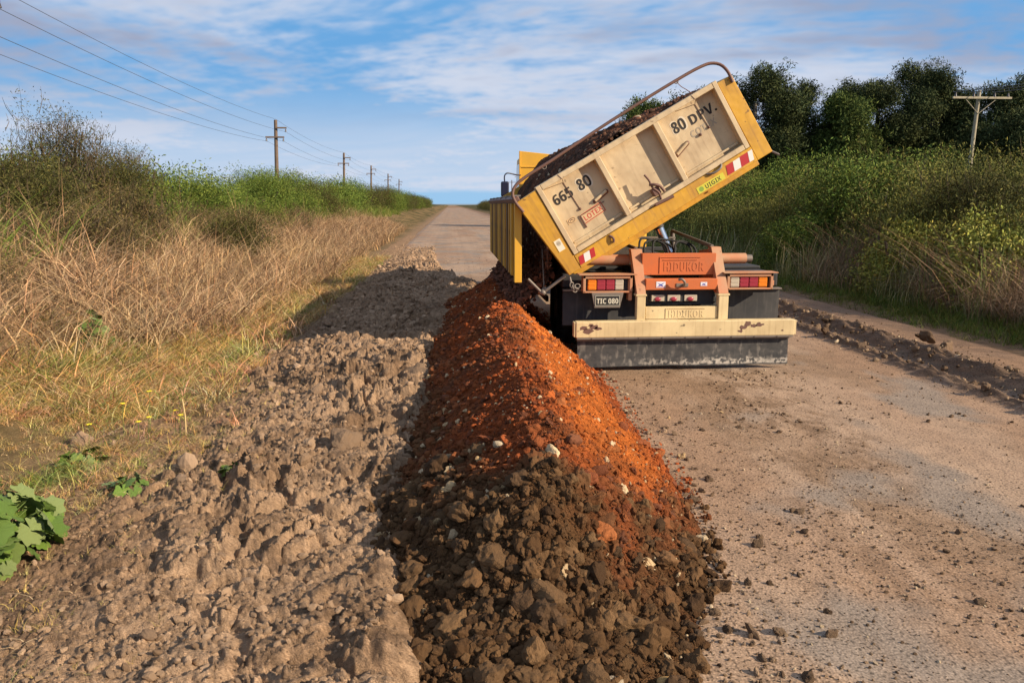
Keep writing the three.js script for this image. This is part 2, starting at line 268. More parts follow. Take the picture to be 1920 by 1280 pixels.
// ---------------------------------------------------------------- ground, road, mud, heap
const GREENISH = [0.085, 0.085, 0.030], DRYISH = [0.27, 0.185, 0.085], SOIL = [0.38, 0.255, 0.16];
{
  const xs = []; for (let i = 0; i <= 260; i++) { const t = (i - 130) / 130; xs.push(2 + Math.sign(t) * (Math.abs(t) * 22 + Math.pow(Math.abs(t), 6) * 1200)); }
  const ds = [-400, -150, -60, -30, -15, -8, -4, -2, 0, ...rows(1, 1500, 0.02, 0.12)];
  const g = sheet(260, ds, (t) => xs[Math.round(t * 260)], groundH, (x, z) => {
    const n = fbm(x * 0.5, z * 0.5, 4), m = fbm(x * 2.2, z * 2.2, 3);
    const dry = mix3(DRYISH, GREENISH, sm(-0.15, 0.3, n));
    let c = mix3(SOIL, dry, clamp(sm(-2.2, -3.6, x) + sm(7.4, 8.2, x), 0, 1) * sm(-0.5, 0.1, m + 0.35));
    c = mix3(c, GREENISH, sm(-6.5, -8.5, x) * 0.7 + sm(8.5, 11, x) * 0.8);
    return c;
  });
  const o = new THREE.Mesh(g, M.ground); top(o, 'ground'); o.userData.kind = 'structure'; o.userData.label = 'grassy earth verges and fields on both sides of the dirt road';
}
const road = new THREE.Mesh(sheet(600, rows(1.2, 420, 0.011, 0.02), (t, d) => mix(-2.9, 8.2, t), roadH, (x, z) => {
  const n = fbm(x * 0.7 + 3, z * 0.42, 5), m = fbm(x * 2.4, z * 1.7, 5), f = fbm(x * 13, z * 11, 3);
  let c = mix3([0.52, 0.385, 0.275], [0.37, 0.252, 0.16], sm(-0.18, 0.3, n + 0.25 * m));                     // packed pale clay, browner drifts of gravel
  const lane = sm(1.0, 0.35, Math.abs(x - 2.75 - 0.5 * n + (-z - 5) * -0.06));
  c = mix3(c, [0.255, 0.172, 0.105], lane * sm(-0.12, 0.2, m + 0.8 * f) * 0.85);
  c = mix3(c, [0.40, 0.25, 0.155], 0.22 + 0.4 * sm(-0.1, 0.3, fbm(x * 0.5 + 20, z * 0.12, 3)));   // drifts of browner earth
  c = mix3(c, [0.34, 0.285, 0.235], sm(0.05, 0.3, fbm(x * 0.8 + 40, z * 0.6, 4)) * 0.85);         // damp grey clay
  c = mix3(c, [0.33, 0.205, 0.125], sm(5.2, 6.3, x + 0.4 * n) * 0.85);                             // brown wheel track beyond the ridge
  { const w = 0.22 * pn(z * 0.13, 4.2) + 0.06 * pn(z * 0.6, 1.1); c = mix3(c, [0.15, 0.098, 0.062], clamp(sm(0.34, 0.1, Math.abs(x - 5.95 - w + 0.15 * f)) + 0.9 * sm(0.16, 0.04, Math.abs(x - 5.25 - w + 0.08 * f)) + 0.5 * sm(0.2, 0.1, Math.abs(x - 5.6 - w)), 0, 1) * 0.85 * sm(70, 25, -z)); }
  c = mix3(c, [0.20, 0.13, 0.085], sm(-0.1, 0.3, m + 0.6 * f - 0.4 * sm(0.9, 1.5, x)) * (x > 0 && x < 2 ? 1 : 0) * sm(16, 12, -z) * 0.5);
  return c;
}), M.road);
top(road, 'road'); road.userData.kind = 'structure'; road.userData.label = 'pale packed clay and gravel road running straight to the horizon';

const windrow = new THREE.Mesh(sheet(520, rows(1.9, 48, 0.0038, 0.0075), (t, d) => mix(-4.3, -0.05 + 0.85 * sm(8, 10.5, d), t), mudH, (x, z) => {
  const n = fbm(x * 1.3, z * 1.3, 4), m = fbm(x * 6, z * 6, 3);
  let c = mix3([0.63, 0.43, 0.275], [0.45, 0.295, 0.18], sm(-0.25, 0.35, n));
  c = mix3(c, [0.47, 0.305, 0.18], sm(-1.35, -2.3, x + 0.5 * n));
  c = mix3(c, [0.20, 0.13, 0.085], sm(0.16, 0.42, m + 0.5 * n) * 0.6);
  const q = fbm(x * 22, z * 22, 3); c = c.map((v) => v * (1 + 0.42 * q));
  return c;
}), M.mud);
top(windrow, 'mud_windrow'); tag(windrow, 'long strip of churned grey brown mud between the grass and the red gravel', 'mud bank');

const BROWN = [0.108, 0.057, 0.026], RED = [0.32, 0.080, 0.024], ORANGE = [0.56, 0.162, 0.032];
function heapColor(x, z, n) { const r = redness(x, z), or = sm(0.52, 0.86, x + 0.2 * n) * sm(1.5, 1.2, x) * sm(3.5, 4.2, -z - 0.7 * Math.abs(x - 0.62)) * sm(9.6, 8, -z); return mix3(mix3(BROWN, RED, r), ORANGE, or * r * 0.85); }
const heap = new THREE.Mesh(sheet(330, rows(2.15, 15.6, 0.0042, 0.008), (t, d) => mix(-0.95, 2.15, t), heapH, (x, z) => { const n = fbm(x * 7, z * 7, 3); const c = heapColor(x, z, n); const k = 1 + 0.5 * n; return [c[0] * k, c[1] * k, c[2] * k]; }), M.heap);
top(heap, 'gravel_heap'); tag(heap, 'long heap of red and dark brown gravelly soil dumped along the road', 'soil heap');

// ---------------------------------------------------------------- clods and stones
function lump(seed, detail, squash, angular, knobs, smooth = false) {
  let g = new THREE.IcosahedronGeometry(1, detail), p = g.attributes.position, r = rng(seed), v = new THREE.Vector3(), q = new THREE.Vector3(), off = r() * 50;
  const unit = () => new THREE.Vector3(r() - 0.5, r() - 0.5, r() - 0.5).normalize();
  const cuts = Array.from({ length: 9 }, () => [unit(), 0.42 + r() * 0.4]), bumps = Array.from({ length: 16 }, () => [unit(), 0.25 + 0.35 * r()]), st = [0.75 + 0.5 * r(), squash * (0.75 + 0.4 * r()), 0.75 + 0.5 * r()];
  for (let i = 0; i < p.count; i++) {
    v.fromBufferAttribute(p, i);
    let k = 1 + 0.30 * pn(v.x * 1.6 + off, v.y * 1.6 + v.z * 1.1) + 0.18 * pn(v.z * 3.1 + off, v.x * 3.1 - v.y * 2.7) + 0.10 * pn(v.y * 7 + off, v.z * 7 + v.x * 5) + 0.07 * pn(v.z * 15 + off, v.x * 15 + v.y * 11);
    for (const [c, lim] of cuts) { const d = v.dot(c) * k; if (d > lim) k *= mix(1, lim / d, angular); }
    let b = 0; for (const [c, w] of bumps) b = Math.max(b, 1 - q.copy(v).distanceTo(c) / w); k *= 1 + knobs * b;
    p.setXYZ(i, v.x * k * st[0] * 1.2, v.y * k * st[1] * 1.2, v.z * k * st[2] * 1.2);
  }
  const u = g.attributes.uv; for (let i = 0; i < u.count; i++) u.setXY(i, p.getX(i) * 0.12 + p.getZ(i) * 0.05, p.getY(i) * 0.12 + p.getZ(i) * 0.08);
  if (smooth) { g.deleteAttribute('normal'); g = mergeVertices(g, 1e-4); }
  g.computeVertexNormals();
  return g;
}
const lumps = Array.from({ length: 8 }, (_, i) => lump(100 + i, 4, 0.85, 0.62, 0.38)), smallLumps = Array.from({ length: 6 }, (_, i) => lump(140 + i, 1, 0.82, 0.85, 0.2)), pebbles = Array.from({ length: 4 }, (_, i) => lump(170 + i, 3, 0.75, 0.35, 0.04, true));
const tones = (list) => list.map((c) => { const m = M.clod.clone(); m.bumpScale = 0.012; m.color = lin(...c); return m; });
const T = { brown: tones([[0.092, 0.054, 0.029], [0.135, 0.078, 0.038], [0.062, 0.035, 0.018], [0.165, 0.095, 0.045]]), red: tones([[0.30, 0.092, 0.034], [0.22, 0.070, 0.030], [0.38, 0.13, 0.045]]), pale: tones([[0.50, 0.345, 0.18], [0.46, 0.28, 0.11], [0.52, 0.41, 0.27]]), mud: tones([[0.36, 0.245, 0.155], [0.30, 0.20, 0.125], [0.26, 0.17, 0.105]]), dark: tones([[0.12, 0.078, 0.048], [0.18, 0.12, 0.075]]) };
const dummy = new THREE.Object3D(), tint = new THREE.Color();
function lumpMesh(name, parent, r, x, y, z, size, list, shapes = lumps) {
  const m = new THREE.Mesh(shapes[Math.floor(r() * shapes.length)], list[Math.floor(r() * list.length)]);
  m.name = name; m.position.set(x, y, z); m.rotation.set(r() * 0.7, r() * 6.3, r() * 0.7); m.scale.set(size * (0.85 + 0.4 * r()), size * (0.75 + 0.4 * r()), size * (0.85 + 0.4 * r())); m.castShadow = m.receiveShadow = true; parent.add(m); return m;
}
function scatter(name, parent, geo, material, items) {   // items: [x, y, z, sx, sy, sz, rx, ry, rz, [r, g, b]]
  const im = new THREE.InstancedMesh(geo, material, items.length);
  items.forEach((t, i) => { dummy.position.set(t[0], t[1], t[2]); dummy.scale.set(t[3], t[4], t[5]); dummy.rotation.set(t[6], t[7], t[8]); dummy.updateMatrix(); im.setMatrixAt(i, dummy.matrix); im.setColorAt(i, tint.setRGB(...t[9])); });
  im.name = name; im.userData.kind = 'stuff'; im.castShadow = im.receiveShadow = true; parent.add(im); return im;
}
const lumpItem = (r, x, y, z, s, c) => { const k = 0.75 + 0.5 * r(); return [x, y, z, s * (0.8 + 0.5 * r()), s * (0.7 + 0.4 * r()), s * (0.8 + 0.5 * r()), r() * 6, r() * 6, r() * 6, [c[0] * k, c[1] * k, c[2] * k]]; };
{ // on the heap: the largest singly, the rest together
  const r = rng(21), buckets = lumps.map(() => []), small = smallLumps.map(() => []);
  let singles = 0;
  for (let i = 0; i < 52000; i++) {
    const d = 2.3 + Math.pow(r(), 1.7) * 12, x = -0.7 + r() * 2.7, z = -d, h = heapH(x, z);
    const foot = h < 0.05; if (foot && (h <= -0.09 || r() < 0.55)) continue;
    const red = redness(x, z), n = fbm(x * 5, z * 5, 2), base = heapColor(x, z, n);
    const fines = red * sm(0.62, 0.95, x) * sm(1.5, 1.2, x) * 0.55;
    const coarse = mix(1, 0.62, red);
    if (r() < fines) continue;
    let s = (0.008 + 0.020 * Math.pow(r(), 3.2)) * coarse * (d > 7 ? 1.25 : 1);
    const q = r();
    if (q > 0.987 - 0.012 * (1 - red)) s = (0.024 + 0.030 * Math.pow(r(), 2.0)) * mix(1, 0.7, red);
    const pale = r() < mix(0.022, 0.04, red);
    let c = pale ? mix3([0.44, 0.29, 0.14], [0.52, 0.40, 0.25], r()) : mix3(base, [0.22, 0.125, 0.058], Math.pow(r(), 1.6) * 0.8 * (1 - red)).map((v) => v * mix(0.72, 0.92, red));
    if (!pale && red > 0.4 && r() < 0.25) c = mix3(c, [0.12, 0.05, 0.03], 0.7);
    const y = Math.max(h, 0) + s * 0.25;
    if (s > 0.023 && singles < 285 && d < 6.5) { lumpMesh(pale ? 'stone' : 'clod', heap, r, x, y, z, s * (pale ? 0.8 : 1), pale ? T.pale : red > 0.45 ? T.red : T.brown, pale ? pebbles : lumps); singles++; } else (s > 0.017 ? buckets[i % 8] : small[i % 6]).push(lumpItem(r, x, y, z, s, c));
  }
  // those that stand out in the photograph
  for (const [x, z, s, kind] of [[0.02, -3.55, 0.055, 'brown'], [0.38, -3.0, 0.06, 'brown'], [-0.02, -2.95, 0.055, 'brown'], [0.30, -2.72, 0.05, 'brown'], [0.12, -2.62, 0.05, 'brown'], [0.52, -2.62, 0.05, 'brown'], [-0.02, -3.9, 0.035, 'pale'], [0.25, -4.1, 0.032, 'pale'], [0.46, -2.52, 0.036, 'pale'], [0.60, -2.62, 0.030, 'pale'], [0.80, -2.62, 0.032, 'pale'], [0.62, -3.15, 0.05, 'brown'], [0.70, -3.35, 0.045, 'red'], [-0.20, -3.4, 0.045, 'brown'], [-0.1, -4.3, 0.06, 'brown']])
    lumpMesh(kind === 'pale' ? 'stone' : 'clod', heap, r, x, Math.max(0, heapH(x, z)) + s * 0.45, z, s, T[kind], kind === 'pale' ? pebbles : lumps);
  const all = [...buckets.map((b, i) => [lumps[i], b]), ...small.map((b, i) => [smallLumps[i], b])];
  for (const [g, items] of all) if (items.length) scatter('gravel', heap, g, M.clod, items);
}
{ // in the churned mud
  const r = rng(31), small = smallLumps.map(() => []); let singles = 0;
  for (let i = 0; i < 26000; i++) {
    const d = 2.4 + Math.pow(r(), 1.5) * 34, x = -3.1 + r() * 2.85, z = -d, m = mudMask(x, z); if (m < 0.35) continue;
    const rough = sm(-2.6, -1.6, x); if (r() > 0.15 + 0.85 * rough * sm(-0.35, 0.2, fbm(x * 1.1, z * 0.9, 2) + 0.1)) continue;
    let s = 0.004 + 0.020 * Math.pow(r(), 4) * (0.4 + 0.6 * rough); if (d > 8) s *= 1.7;
    if (d > 4.5 && r() > 0.982) s = 0.03 + 0.04 * r() * r();
    const h = mudH(x, z);
    if (s > 0.028 && singles < 150 && d < 13) { lumpMesh('clod', windrow, r, x, h + s * 0.25, z, s, T.mud); singles++; }
    else small[i % 6].push(lumpItem(r, x, h + s * 0.2, z, s, mix3([0.36, 0.245, 0.155], [0.22, 0.145, 0.09], r())));
  }
  lumpMesh('clod', windrow, r, -0.36, 0.20, -7.2, 0.16, [T.dark[1]]); lumpMesh('clod', windrow, r, -0.66, 0.14, -7.4, 0.13, [T.dark[0]]);
  lumpMesh('clod', windrow, r, -0.80, mudH(-0.8, -5.3) + 0.02, -5.3, 0.09, [T.dark[1]]);
  lumpMesh('stone', windrow, r, -0.33, 0.03, -2.66, 0.05, [T.pale[1]], pebbles); lumpMesh('clod', windrow, r, -0.40, 0.04, -2.82, 0.05, T.dark);
  small.forEach((b, i) => scatter('crumbs', windrow, smallLumps[i], M.clod, b));
}
{ // loose on the road
  const r = rng(41), small = smallLumps.map(() => []); let singles = 0;
  for (let i = 0; i < 80000; i++) {
    const d = 2.3 + Math.pow(r(), 1.9) * 26, x = -0.3 + r() * 7.2, z = -d; if (x > 1.3 && x < 3.9 && d > 8.35 && d < 17) continue;
    const hx = smoothTable(HX, d) + 0.95, near = d < 9 ? Math.exp(-Math.max(0, x - hx) * 2.6) * (x > hx - 0.35 ? 1 : 0) : 0;
    const lane = sm(1.1, 0.3, Math.abs(x - 2.75 + (d - 5) * -0.06)) * sm(-0.25, 0.15, fbm(x * 1.4, z * 0.9, 3)), ridge = Math.exp(-Math.pow((x - 5.9) / 0.35, 2)) + 0.5 * Math.exp(-Math.pow((x - 5.25) / 0.2, 2));
    if (r() > 0.10 + 0.75 * near + 0.62 * lane + 0.7 * ridge) continue;
    if (x < 1.3 && heapH(x, z) > 0.03) continue;
    let s = 0.0028 + 0.008 * Math.pow(r(), 3.4); if (d > 6) s *= 1.4;
    if (r() < 0.05 * near + 0.10 * ridge) s = 0.012 + 0.022 * r() * r();
    if (r() < 0.003) s = 0.012 + 0.014 * r();
    if (ridge > 0.3 && r() < 0.06) s = 0.02 + 0.04 * r() * r();
    const q = r(), c = q < 0.5 ? [0.13, 0.085, 0.052] : q < 0.9 ? [0.27, 0.185, 0.115] : [0.48, 0.37, 0.24], h = roadH(x, z);
    if ((s > 0.0125 && singles < 280 && d < 7) || (s > 0.04 && singles < 295)) { lumpMesh(c[0] > 0.4 ? 'stone' : 'clod', road, r, x, h + s * 0.4, z, s, c[0] > 0.4 ? T.pale : T.dark); singles++; }
    else small[i % 6].push(lumpItem(r, x, h + s * 0.3, z, s, c));
  }
  lumpMesh('clod', road, r, 6.22, 0.13, -9.5, 0.075, [T.dark[0]]); lumpMesh('clod', road, r, 6.1, 0.12, -8.9, 0.08, [T.dark[1]]); lumpMesh('clod', road, r, 6.3, 0.10, -9.75, 0.06, [T.dark[0]]);
  small.forEach((b, i) => scatter('loose_gravel', road, smallLumps[i], M.clod, b));
}

// ---------------------------------------------------------------- the side-tipping truck
const font = await new FontLoader().loadAsync('fonts/droid/droid_sans_bold.typeface.json');
function lettering(text, size, x, y, z, depth = 0.003, stretch = 1) { const g = new TextGeometry(text, { font, size, depth, curveSegments: 5, bevelEnabled: false }); g.scale(stretch, 1, 1); g.translate(x, y, z); return g; }
function printed(w, h, px, draw) { const c = document.createElement('canvas'); c.width = px; c.height = Math.round(px * h / w); draw(c.getContext('2d'), c.width, c.height); const t = new THREE.CanvasTexture(c); t.colorSpace = THREE.SRGBColorSpace; return mat({ map: t, roughness: 0.55 }); }
// a thin plate with the print on its near face
function plate(name, w, h, x, y, z, material, parent, t = 0.003) { const g = new THREE.BoxGeometry(w, h, t); g.translate(x, y, z); const m = new THREE.Mesh(g, material); m.name = name; parent.add(m); return m; }
const truck = new THREE.Group(), TP = [2.61, 0, -11];
truck.position.set(...TP);
tag(truck, 'side-tipping dump truck with raised cream and yellow body and orange rear frame', 'dump truck');
const tp = (name, geos, material, parent = truck) => part(name, geos, material, parent, TP);   // a part written in the place's own metres
{
  // ---- chassis and rear end
  for (const x of [2.18, 3.04]) tp('chassis_rail', [bc(x - 0.04, x + 0.04, 0.78, 1.02, -17.2, -8.75)], M.black);
  tp('rear_axle', [rod([1.5, 0.52, -10.3], [3.72, 0.52, -10.3], 0.09), new THREE.SphereGeometry(0.24, 16, 12).translate(2.61, 0.52, -10.3)], M.black);
  tp('front_axle', [rod([1.5, 0.50, -15.9], [3.72, 0.50, -15.9], 0.07)], M.black);
  const bumper = tp('bumper', [bc(1.361, 3.865, 0.390, 0.572, -8.42, -8.30, 0.012)], M.creamWorn);
  tp('bumper_lip', [bc(1.375, 3.850, 0.372, 0.392, -8.40, -8.302, 0.003)], M.steel, bumper);
  tp('end_cap', [bc(3.863, 3.885, 0.40, 0.565, -8.41, -8.31, 0.004)], M.creamWorn, bumper);
  tp('end_cap', [bc(1.342, 1.363, 0.40, 0.565, -8.41, -8.31, 0.004)], M.creamWorn, bumper);
  for (let i = 0; i < 9; i++) tp('bolt', [rod([1.55 + i * 0.265, 0.383, -8.302], [1.55 + i * 0.265, 0.383, -8.292], 0.009, 0.009, 6)], M.steel, bumper);
  for (const [x, y, s, k] of [[1.45, 0.50, 0.05, 1], [1.50, 0.47, 0.06, 2], [1.56, 0.51, 0.055, 3], [1.61, 0.495, 0.04, 4], [1.53, 0.535, 0.035, 5], [3.26, 0.49, 0.055, 6], [3.31, 0.53, 0.05, 7], [3.38, 0.505, 0.045, 8], [3.45, 0.515, 0.05, 9], [3.24, 0.45, 0.035, 10], [3.72, 0.45, 0.018, 11]]) {   // patches of flaked paint
    const r = rng(900 + k), pts = Array.from({ length: 13 }, (_, i) => { const a = i / 13 * 6.283, q = s * (0.45 + 0.6 * r()); return [x + Math.cos(a) * q * 1.15, y + Math.sin(a) * q * 0.62]; });
    tp('flaked_paint', [prism(pts, -8.302, -8.2985, 0)], M.rustBar, bumper);
  }
  { // rubber skirt, its foot splashed with dried pale mud
    const tx = tile(1024, (u, v) => {
      const n = fbm(u * 30, v * 5, 5), st = fbm(u * 46, v * 2.2, 4), sp = fbm(u * 60, v * 9, 3), edge = 0.20 + 0.16 * fbm(u * 5, 2, 3) + 0.16 * Math.max(0, fbm(u * 34, 7, 3));
      let c = mix3([0.022, 0.022, 0.023], [0.070, 0.064, 0.058], clamp(0.35 + 0.7 * n, 0, 1));
      c = mix3(c, [0.46, 0.41, 0.34], sm(-0.02, 0.14, edge + 0.05 - v + 0.10 * sp) * sm(-0.30, 0.15, sp + 0.6 * st) * sm(0.02, 0.07, v) * sm(0.15, 0.55, u + 0.2 * st) * 0.85);
      c = mix3(c, [0.22, 0.195, 0.165], sm(0.02, 0.5, st + 0.4 * n) * 0.45);
      return c.map((x) => Math.pow(clamp(x, 0, 1), 1 / 2.2));
    }, true); tx.wrapS = tx.wrapT = THREE.ClampToEdgeWrapping;
    const g = new THREE.PlaneGeometry(2.435, 0.325, 60, 8), p = g.attributes.position;
    for (let i = 0; i < p.count; i++) { const x = p.getX(i), y = p.getY(i), low = 0.5 - y / 0.325; p.setZ(i, 0.012 * Math.sin(x * 5.1) * low + 0.02 * low * low + 0.006 * pn(x * 6, y * 6)); p.setY(i, y + 0.012 * low * pn(x * 2.2, 4) + (x > 0.8 ? 0.016 * low * (x - 0.8) : 0)); }
    g.computeVertexNormals(); g.translate(2.61 - TP[0], 0.212, -8.375 - TP[2]);
    const m = new THREE.Mesh(g, mat({ map: tx, roughness: 0.75 })); m.name = 'rubber_skirt'; truck.add(m);
    tp('skirt_strap', [bc(1.385, 3.835, 0.345, 0.371, -8.37, -8.352, 0.003)], M.steel, m);
  }
  const post = (b, t, name) => { // a bar from b to t = [x0, x1, y, z] with a flat face to the rear, leaning forward
    const g = new THREE.BoxGeometry(1, 1, 0.12, 1, 1, 1), p = g.attributes.position; for (let i = 0; i < p.count; i++) { const e = p.getY(i) > 0 ? t : b; p.setXYZ(i, p.getX(i) < 0 ? e[0] : e[1], e[2], e[3] - 0.06 + p.getZ(i)); } g.computeVertexNormals(); return g; };
  const cross = tp('rear_frame', [prism([[2.16, 1.055], [3.02, 1.055], [3.02, 1.302], [2.16, 1.302]], -8.68, -8.60)], M.orange);
  tp('embossed_name', [lettering('HIDUKOR', 0.105, 2.405, 1.10, -8.601, 0.005, 0.72), bc(2.36, 2.84, 1.255, 1.263, -8.602, -8.592, 0.002), bc(2.36, 2.368, 1.075, 1.255, -8.602, -8.592, 0.002), bc(2.40, 2.80, 1.225, 1.231, -8.602, -8.592, 0.002)], M.orange, cross);
  const postL = tp('frame_post', [post([2.068, 2.166, 0.842, -8.40], [2.05, 2.178, 1.345, -8.70])], M.orangeDusty), postR = tp('frame_post', [post([3.002, 3.112, 0.862, -8.40], [2.992, 3.106, 1.368, -8.70])], M.orangeDusty);
  tp('side_plate', [prism([[8.50, 0.86], [9.10, 0.95], [9.15, 1.30], [8.72, 1.33]], -0.012, 0.012).rotateY(Math.PI / 2).translate(2.165, 0, 0)], M.orange, postL);
  tp('side_plate', [prism([[8.50, 0.86], [9.10, 0.95], [9.15, 1.30], [8.72, 1.35]], -0.012, 0.012).rotateY(Math.PI / 2).translate(3.005, 0, 0)], M.orange, postR);
  const bar = tp('cross_bar', [bc(2.172, 3.0, 0.900, 1.025, -8.56, -8.455, 0.008)], M.orange);
  tp('tow_hook', [rod([2.60, 0.955, -8.46], [2.60, 0.955, -8.40], 0.016), tube([[2.60, 0.955, -8.40], [2.59, 1.0, -8.37], [2.555, 1.03, -8.37], [2.525, 1.02, -8.385]], 0.014), bc(2.52, 2.66, 0.935, 0.975, -8.457, -8.445, 0.003)], M.steel, bar);
  const sticker = printed(0.11, 0.07, 128, (c, w, h) => { c.fillStyle = '#d9d8dc'; c.fillRect(0, 0, w, h); c.fillStyle = '#3a4a9a'; c.beginPath(); c.moveTo(6, h * 0.2); c.lineTo(w * 0.5, h * 0.42); c.lineTo(w * 0.92, h * 0.15); c.lineTo(w * 0.62, h * 0.55); c.lineTo(w * 0.9, h * 0.9); c.lineTo(w * 0.45, h * 0.7); c.lineTo(w * 0.1, h * 0.9); c.lineTo(w * 0.35, h * 0.5); c.fill(); c.fillStyle = '#b33b4d'; c.fillRect(w * 0.05, h * 0.8, w * 0.9, h * 0.08); });
  plate('sticker', 0.105, 0.068, 2.345 - TP[0], 0.962, -8.4525 - TP[2], sticker, bar); plate('sticker', 0.075, 0.045, 2.84 - TP[0], 0.965, -8.4525 - TP[2], sticker, bar);
  for (const [x0, x1] of [[2.066, 2.164], [3.006, 3.118]]) tp('bumper_post', [bc(x0, x1, 0.535, 0.838, -8.50, -8.405, 0.006), bc(x0 - 0.012, x1 + 0.012, 0.838, 0.86, -8.52, -8.40, 0.003)], M.creamWorn);
  const cp = tp('lower_panel', [bc(2.172, 3.0, 0.574, 0.715, -8.47, -8.425, 0.005)], M.creamWorn);
  tp('embossed_name', [lettering('HIDUKOR', 0.082, 2.43, 0.592, -8.4255, 0.004, 0.8), bc(2.40, 2.86, 0.69, 0.695, -8.426, -8.418, 0.002), bc(2.40, 2.405, 0.585, 0.69, -8.426, -8.418, 0.002)], M.creamWorn, cp);
  const lb = tp('lamp_bar', [bc(2.168, 3.0, 0.718, 0.890, -8.60, -8.56, 0.004), bc(2.24, 2.80, 0.752, 0.848, -8.56, -8.53, 0.01)], M.black);
  for (const x of [2.335, 2.52, 2.715]) { tp('lamp_housing', [bc(x - 0.075, x + 0.075, 0.765, 0.838, -8.535, -8.518, 0.012)], M.lensClear, lb); tp('reflector', [new THREE.SphereGeometry(0.04, 14, 8).scale(1, 0.62, 0.4).translate(x - 0.005, 0.79, -8.515)], M.lensRed, lb); }
  // ---- lamp boxes
  function lampBox(x0, x1, y0, y1, cells, lx0, lx1, ly0, ly1) {
    const b = tp('lamp_box', [bc(x0 - 0.05, x1 + 0.05, y1 - 0.012, y1, -8.68, -8.47, 0.003), bc(x0, x1, y1 - 0.05, y1 - 0.012, -8.52, -8.49, 0.004), bc(x0, x0 + 0.03, y0 - 0.015, y1 - 0.012, -8.62, -8.49, 0.004), bc(x1 - 0.03, x1, y0 - 0.015, y1 - 0.012, -8.62, -8.49, 0.004), bc(x0, x1, y0 - 0.018, y0, -8.62, -8.49, 0.004)], M.orangeDusty);
    tp('lamp_back', [bc(x0 + 0.03, x1 - 0.03, y0, y1 - 0.05, -8.62, -8.55, 0.004)], M.black, b);
    const w = (lx1 - lx0) / 4;
    cells.forEach((m, i) => { const g = [bc(lx0 + i * w + 0.003, lx0 + (i + 1) * w - 0.003, ly0, ly1, -8.55, -8.508, 0.008)]; for (let k = 0; k < 3; k++) g.push(bc(lx0 + i * w + 0.012, lx0 + (i + 1) * w - 0.012, mix(ly0, ly1, (k + 0.35) / 3), mix(ly0, ly1, (k + 0.65) / 3), -8.509, -8.505, 0.001)); const l = tp('lamp_lens', g, m, b); l.userData.label = m === M.lensRed ? 'red lens' : m === M.lensAmber ? 'amber lens' : 'clear lens'; });
    return b;
  }
  lampBox(1.468, 2.03, 0.888, 1.080, [M.lensAmber, M.lensRed, M.lensRed, M.lensClear], 1.522, 1.935, 0.900, 1.024);
  lampBox(3.125, 3.662, 0.912, 1.092, [M.lensClear, M.lensRed, M.lensRed, M.lensAmber], 3.165, 3.605, 0.920, 1.042);
  tp('bracket', [bc(1.99, 2.03, 0.78, 1.05, -8.62, -8.50), bc(3.66, 3.70, 0.93, 0.99, -8.6, -8.55)], M.orangeDusty);
  const lp = tp('plate_holder', [prism([[1.60, 0.700], [1.89, 0.700], [1.93, 0.872], [1.565, 0.872]], -8.50, -8.485)], M.steel);
  const pm = printed(0.29, 0.125, 256, (c, w, h) => { c.fillStyle = '#211f1c'; c.fillRect(0, 0, w, h); c.strokeStyle = '#b8b3a0'; c.lineWidth = 5; c.strokeRect(5, 5, w - 10, h - 10); c.fillStyle = '#c6c1ad'; c.font = 'bold 74px sans-serif'; c.textAlign = 'center'; c.textBaseline = 'middle'; c.fillText('TIC 080', w / 2, h * 0.54, w * 0.88); });
  plate('license_plate', 0.285, 0.122, 1.747 - TP[0], 0.783, -8.482 - TP[2], pm, lp);
  // ---- mud guards, wheels
  for (const [x0, x1] of [[1.27, 2.145], [3.15, 3.835]]) { const m = tp('mud_guard', [bc(x0, x1, 0.47, 0.872, -8.735, -8.70, 0.006)], M.rubber); tp('guard_rim', [bc(x0, x1 + 0.012, 0.872, 0.892, -8.76, -8.665, 0.004)], M.steel, m); tp('guard_arch', [bc(x0, x1, 0.90, 1.06, -9.45, -8.762, 0.02), bc(x0, x1, 1.062, 1.10, -11.2, -9.3, 0.015)], M.black, m); }
  function wheel(x, z, w, R) {
    const g = new THREE.Group(); g.name = 'wheel'; g.position.set(x - TP[0], R - 0.02, z - TP[2]); truck.add(g);
    const prof = [[0.29, -w / 2 + 0.03], [R * 0.72, -w / 2], [R * 0.92, -w / 2 + 0.01], [R * 0.985, -w / 2 + 0.05], [R, -w * 0.2], [R, w * 0.2], [R * 0.985, w / 2 - 0.05], [R * 0.92, w / 2 - 0.01], [R * 0.72, w / 2], [0.29, w / 2 - 0.03]].map((p) => new THREE.Vector2(p[0], p[1]));
    const ty = [new THREE.LatheGeometry(prof, 40).rotateZ(Math.PI / 2)];
    for (let i = 0; i < 34; i++) { const a = i / 34 * 6.283; for (const s of [-1, 1]) ty.push(new THREE.BoxGeometry(w * 0.3, 0.026, 0.055).translate(s * w * 0.24, R + 0.004, 0).rotateX(a + s * 0.05)); }
    part('tyre', ty, M.tyre, g); part('rim', [new THREE.CylinderGeometry(0.29, 0.29, w * 0.7, 24, 1, true).rotateZ(Math.PI / 2), new THREE.CylinderGeometry(0.28, 0.22, 0.06, 24).rotateZ(Math.PI / 2).translate(-w * 0.2, 0, 0), new THREE.CylinderGeometry(0.11, 0.11, w * 0.8, 16).rotateZ(Math.PI / 2)], M.steel, g);
  }
  for (const z of [-10.3]) for (const x of [1.52, 1.86, 3.36, 3.70]) wheel(x, z, 0.28, 0.52);
  for (const x of [1.55, 3.67]) wheel(x, -15.9, 0.30, 0.52);
  // ---- tube across the frame, rams, sub-frame
  tp('cross_tube', [rod([1.60, 1.215, -8.84], [2.06, 1.215, -8.84], 0.062, 0.062, 20), rod([3.10, 1.225, -8.84], [3.455, 1.225, -8.84], 0.062, 0.062, 20)], M.orangeDusty);
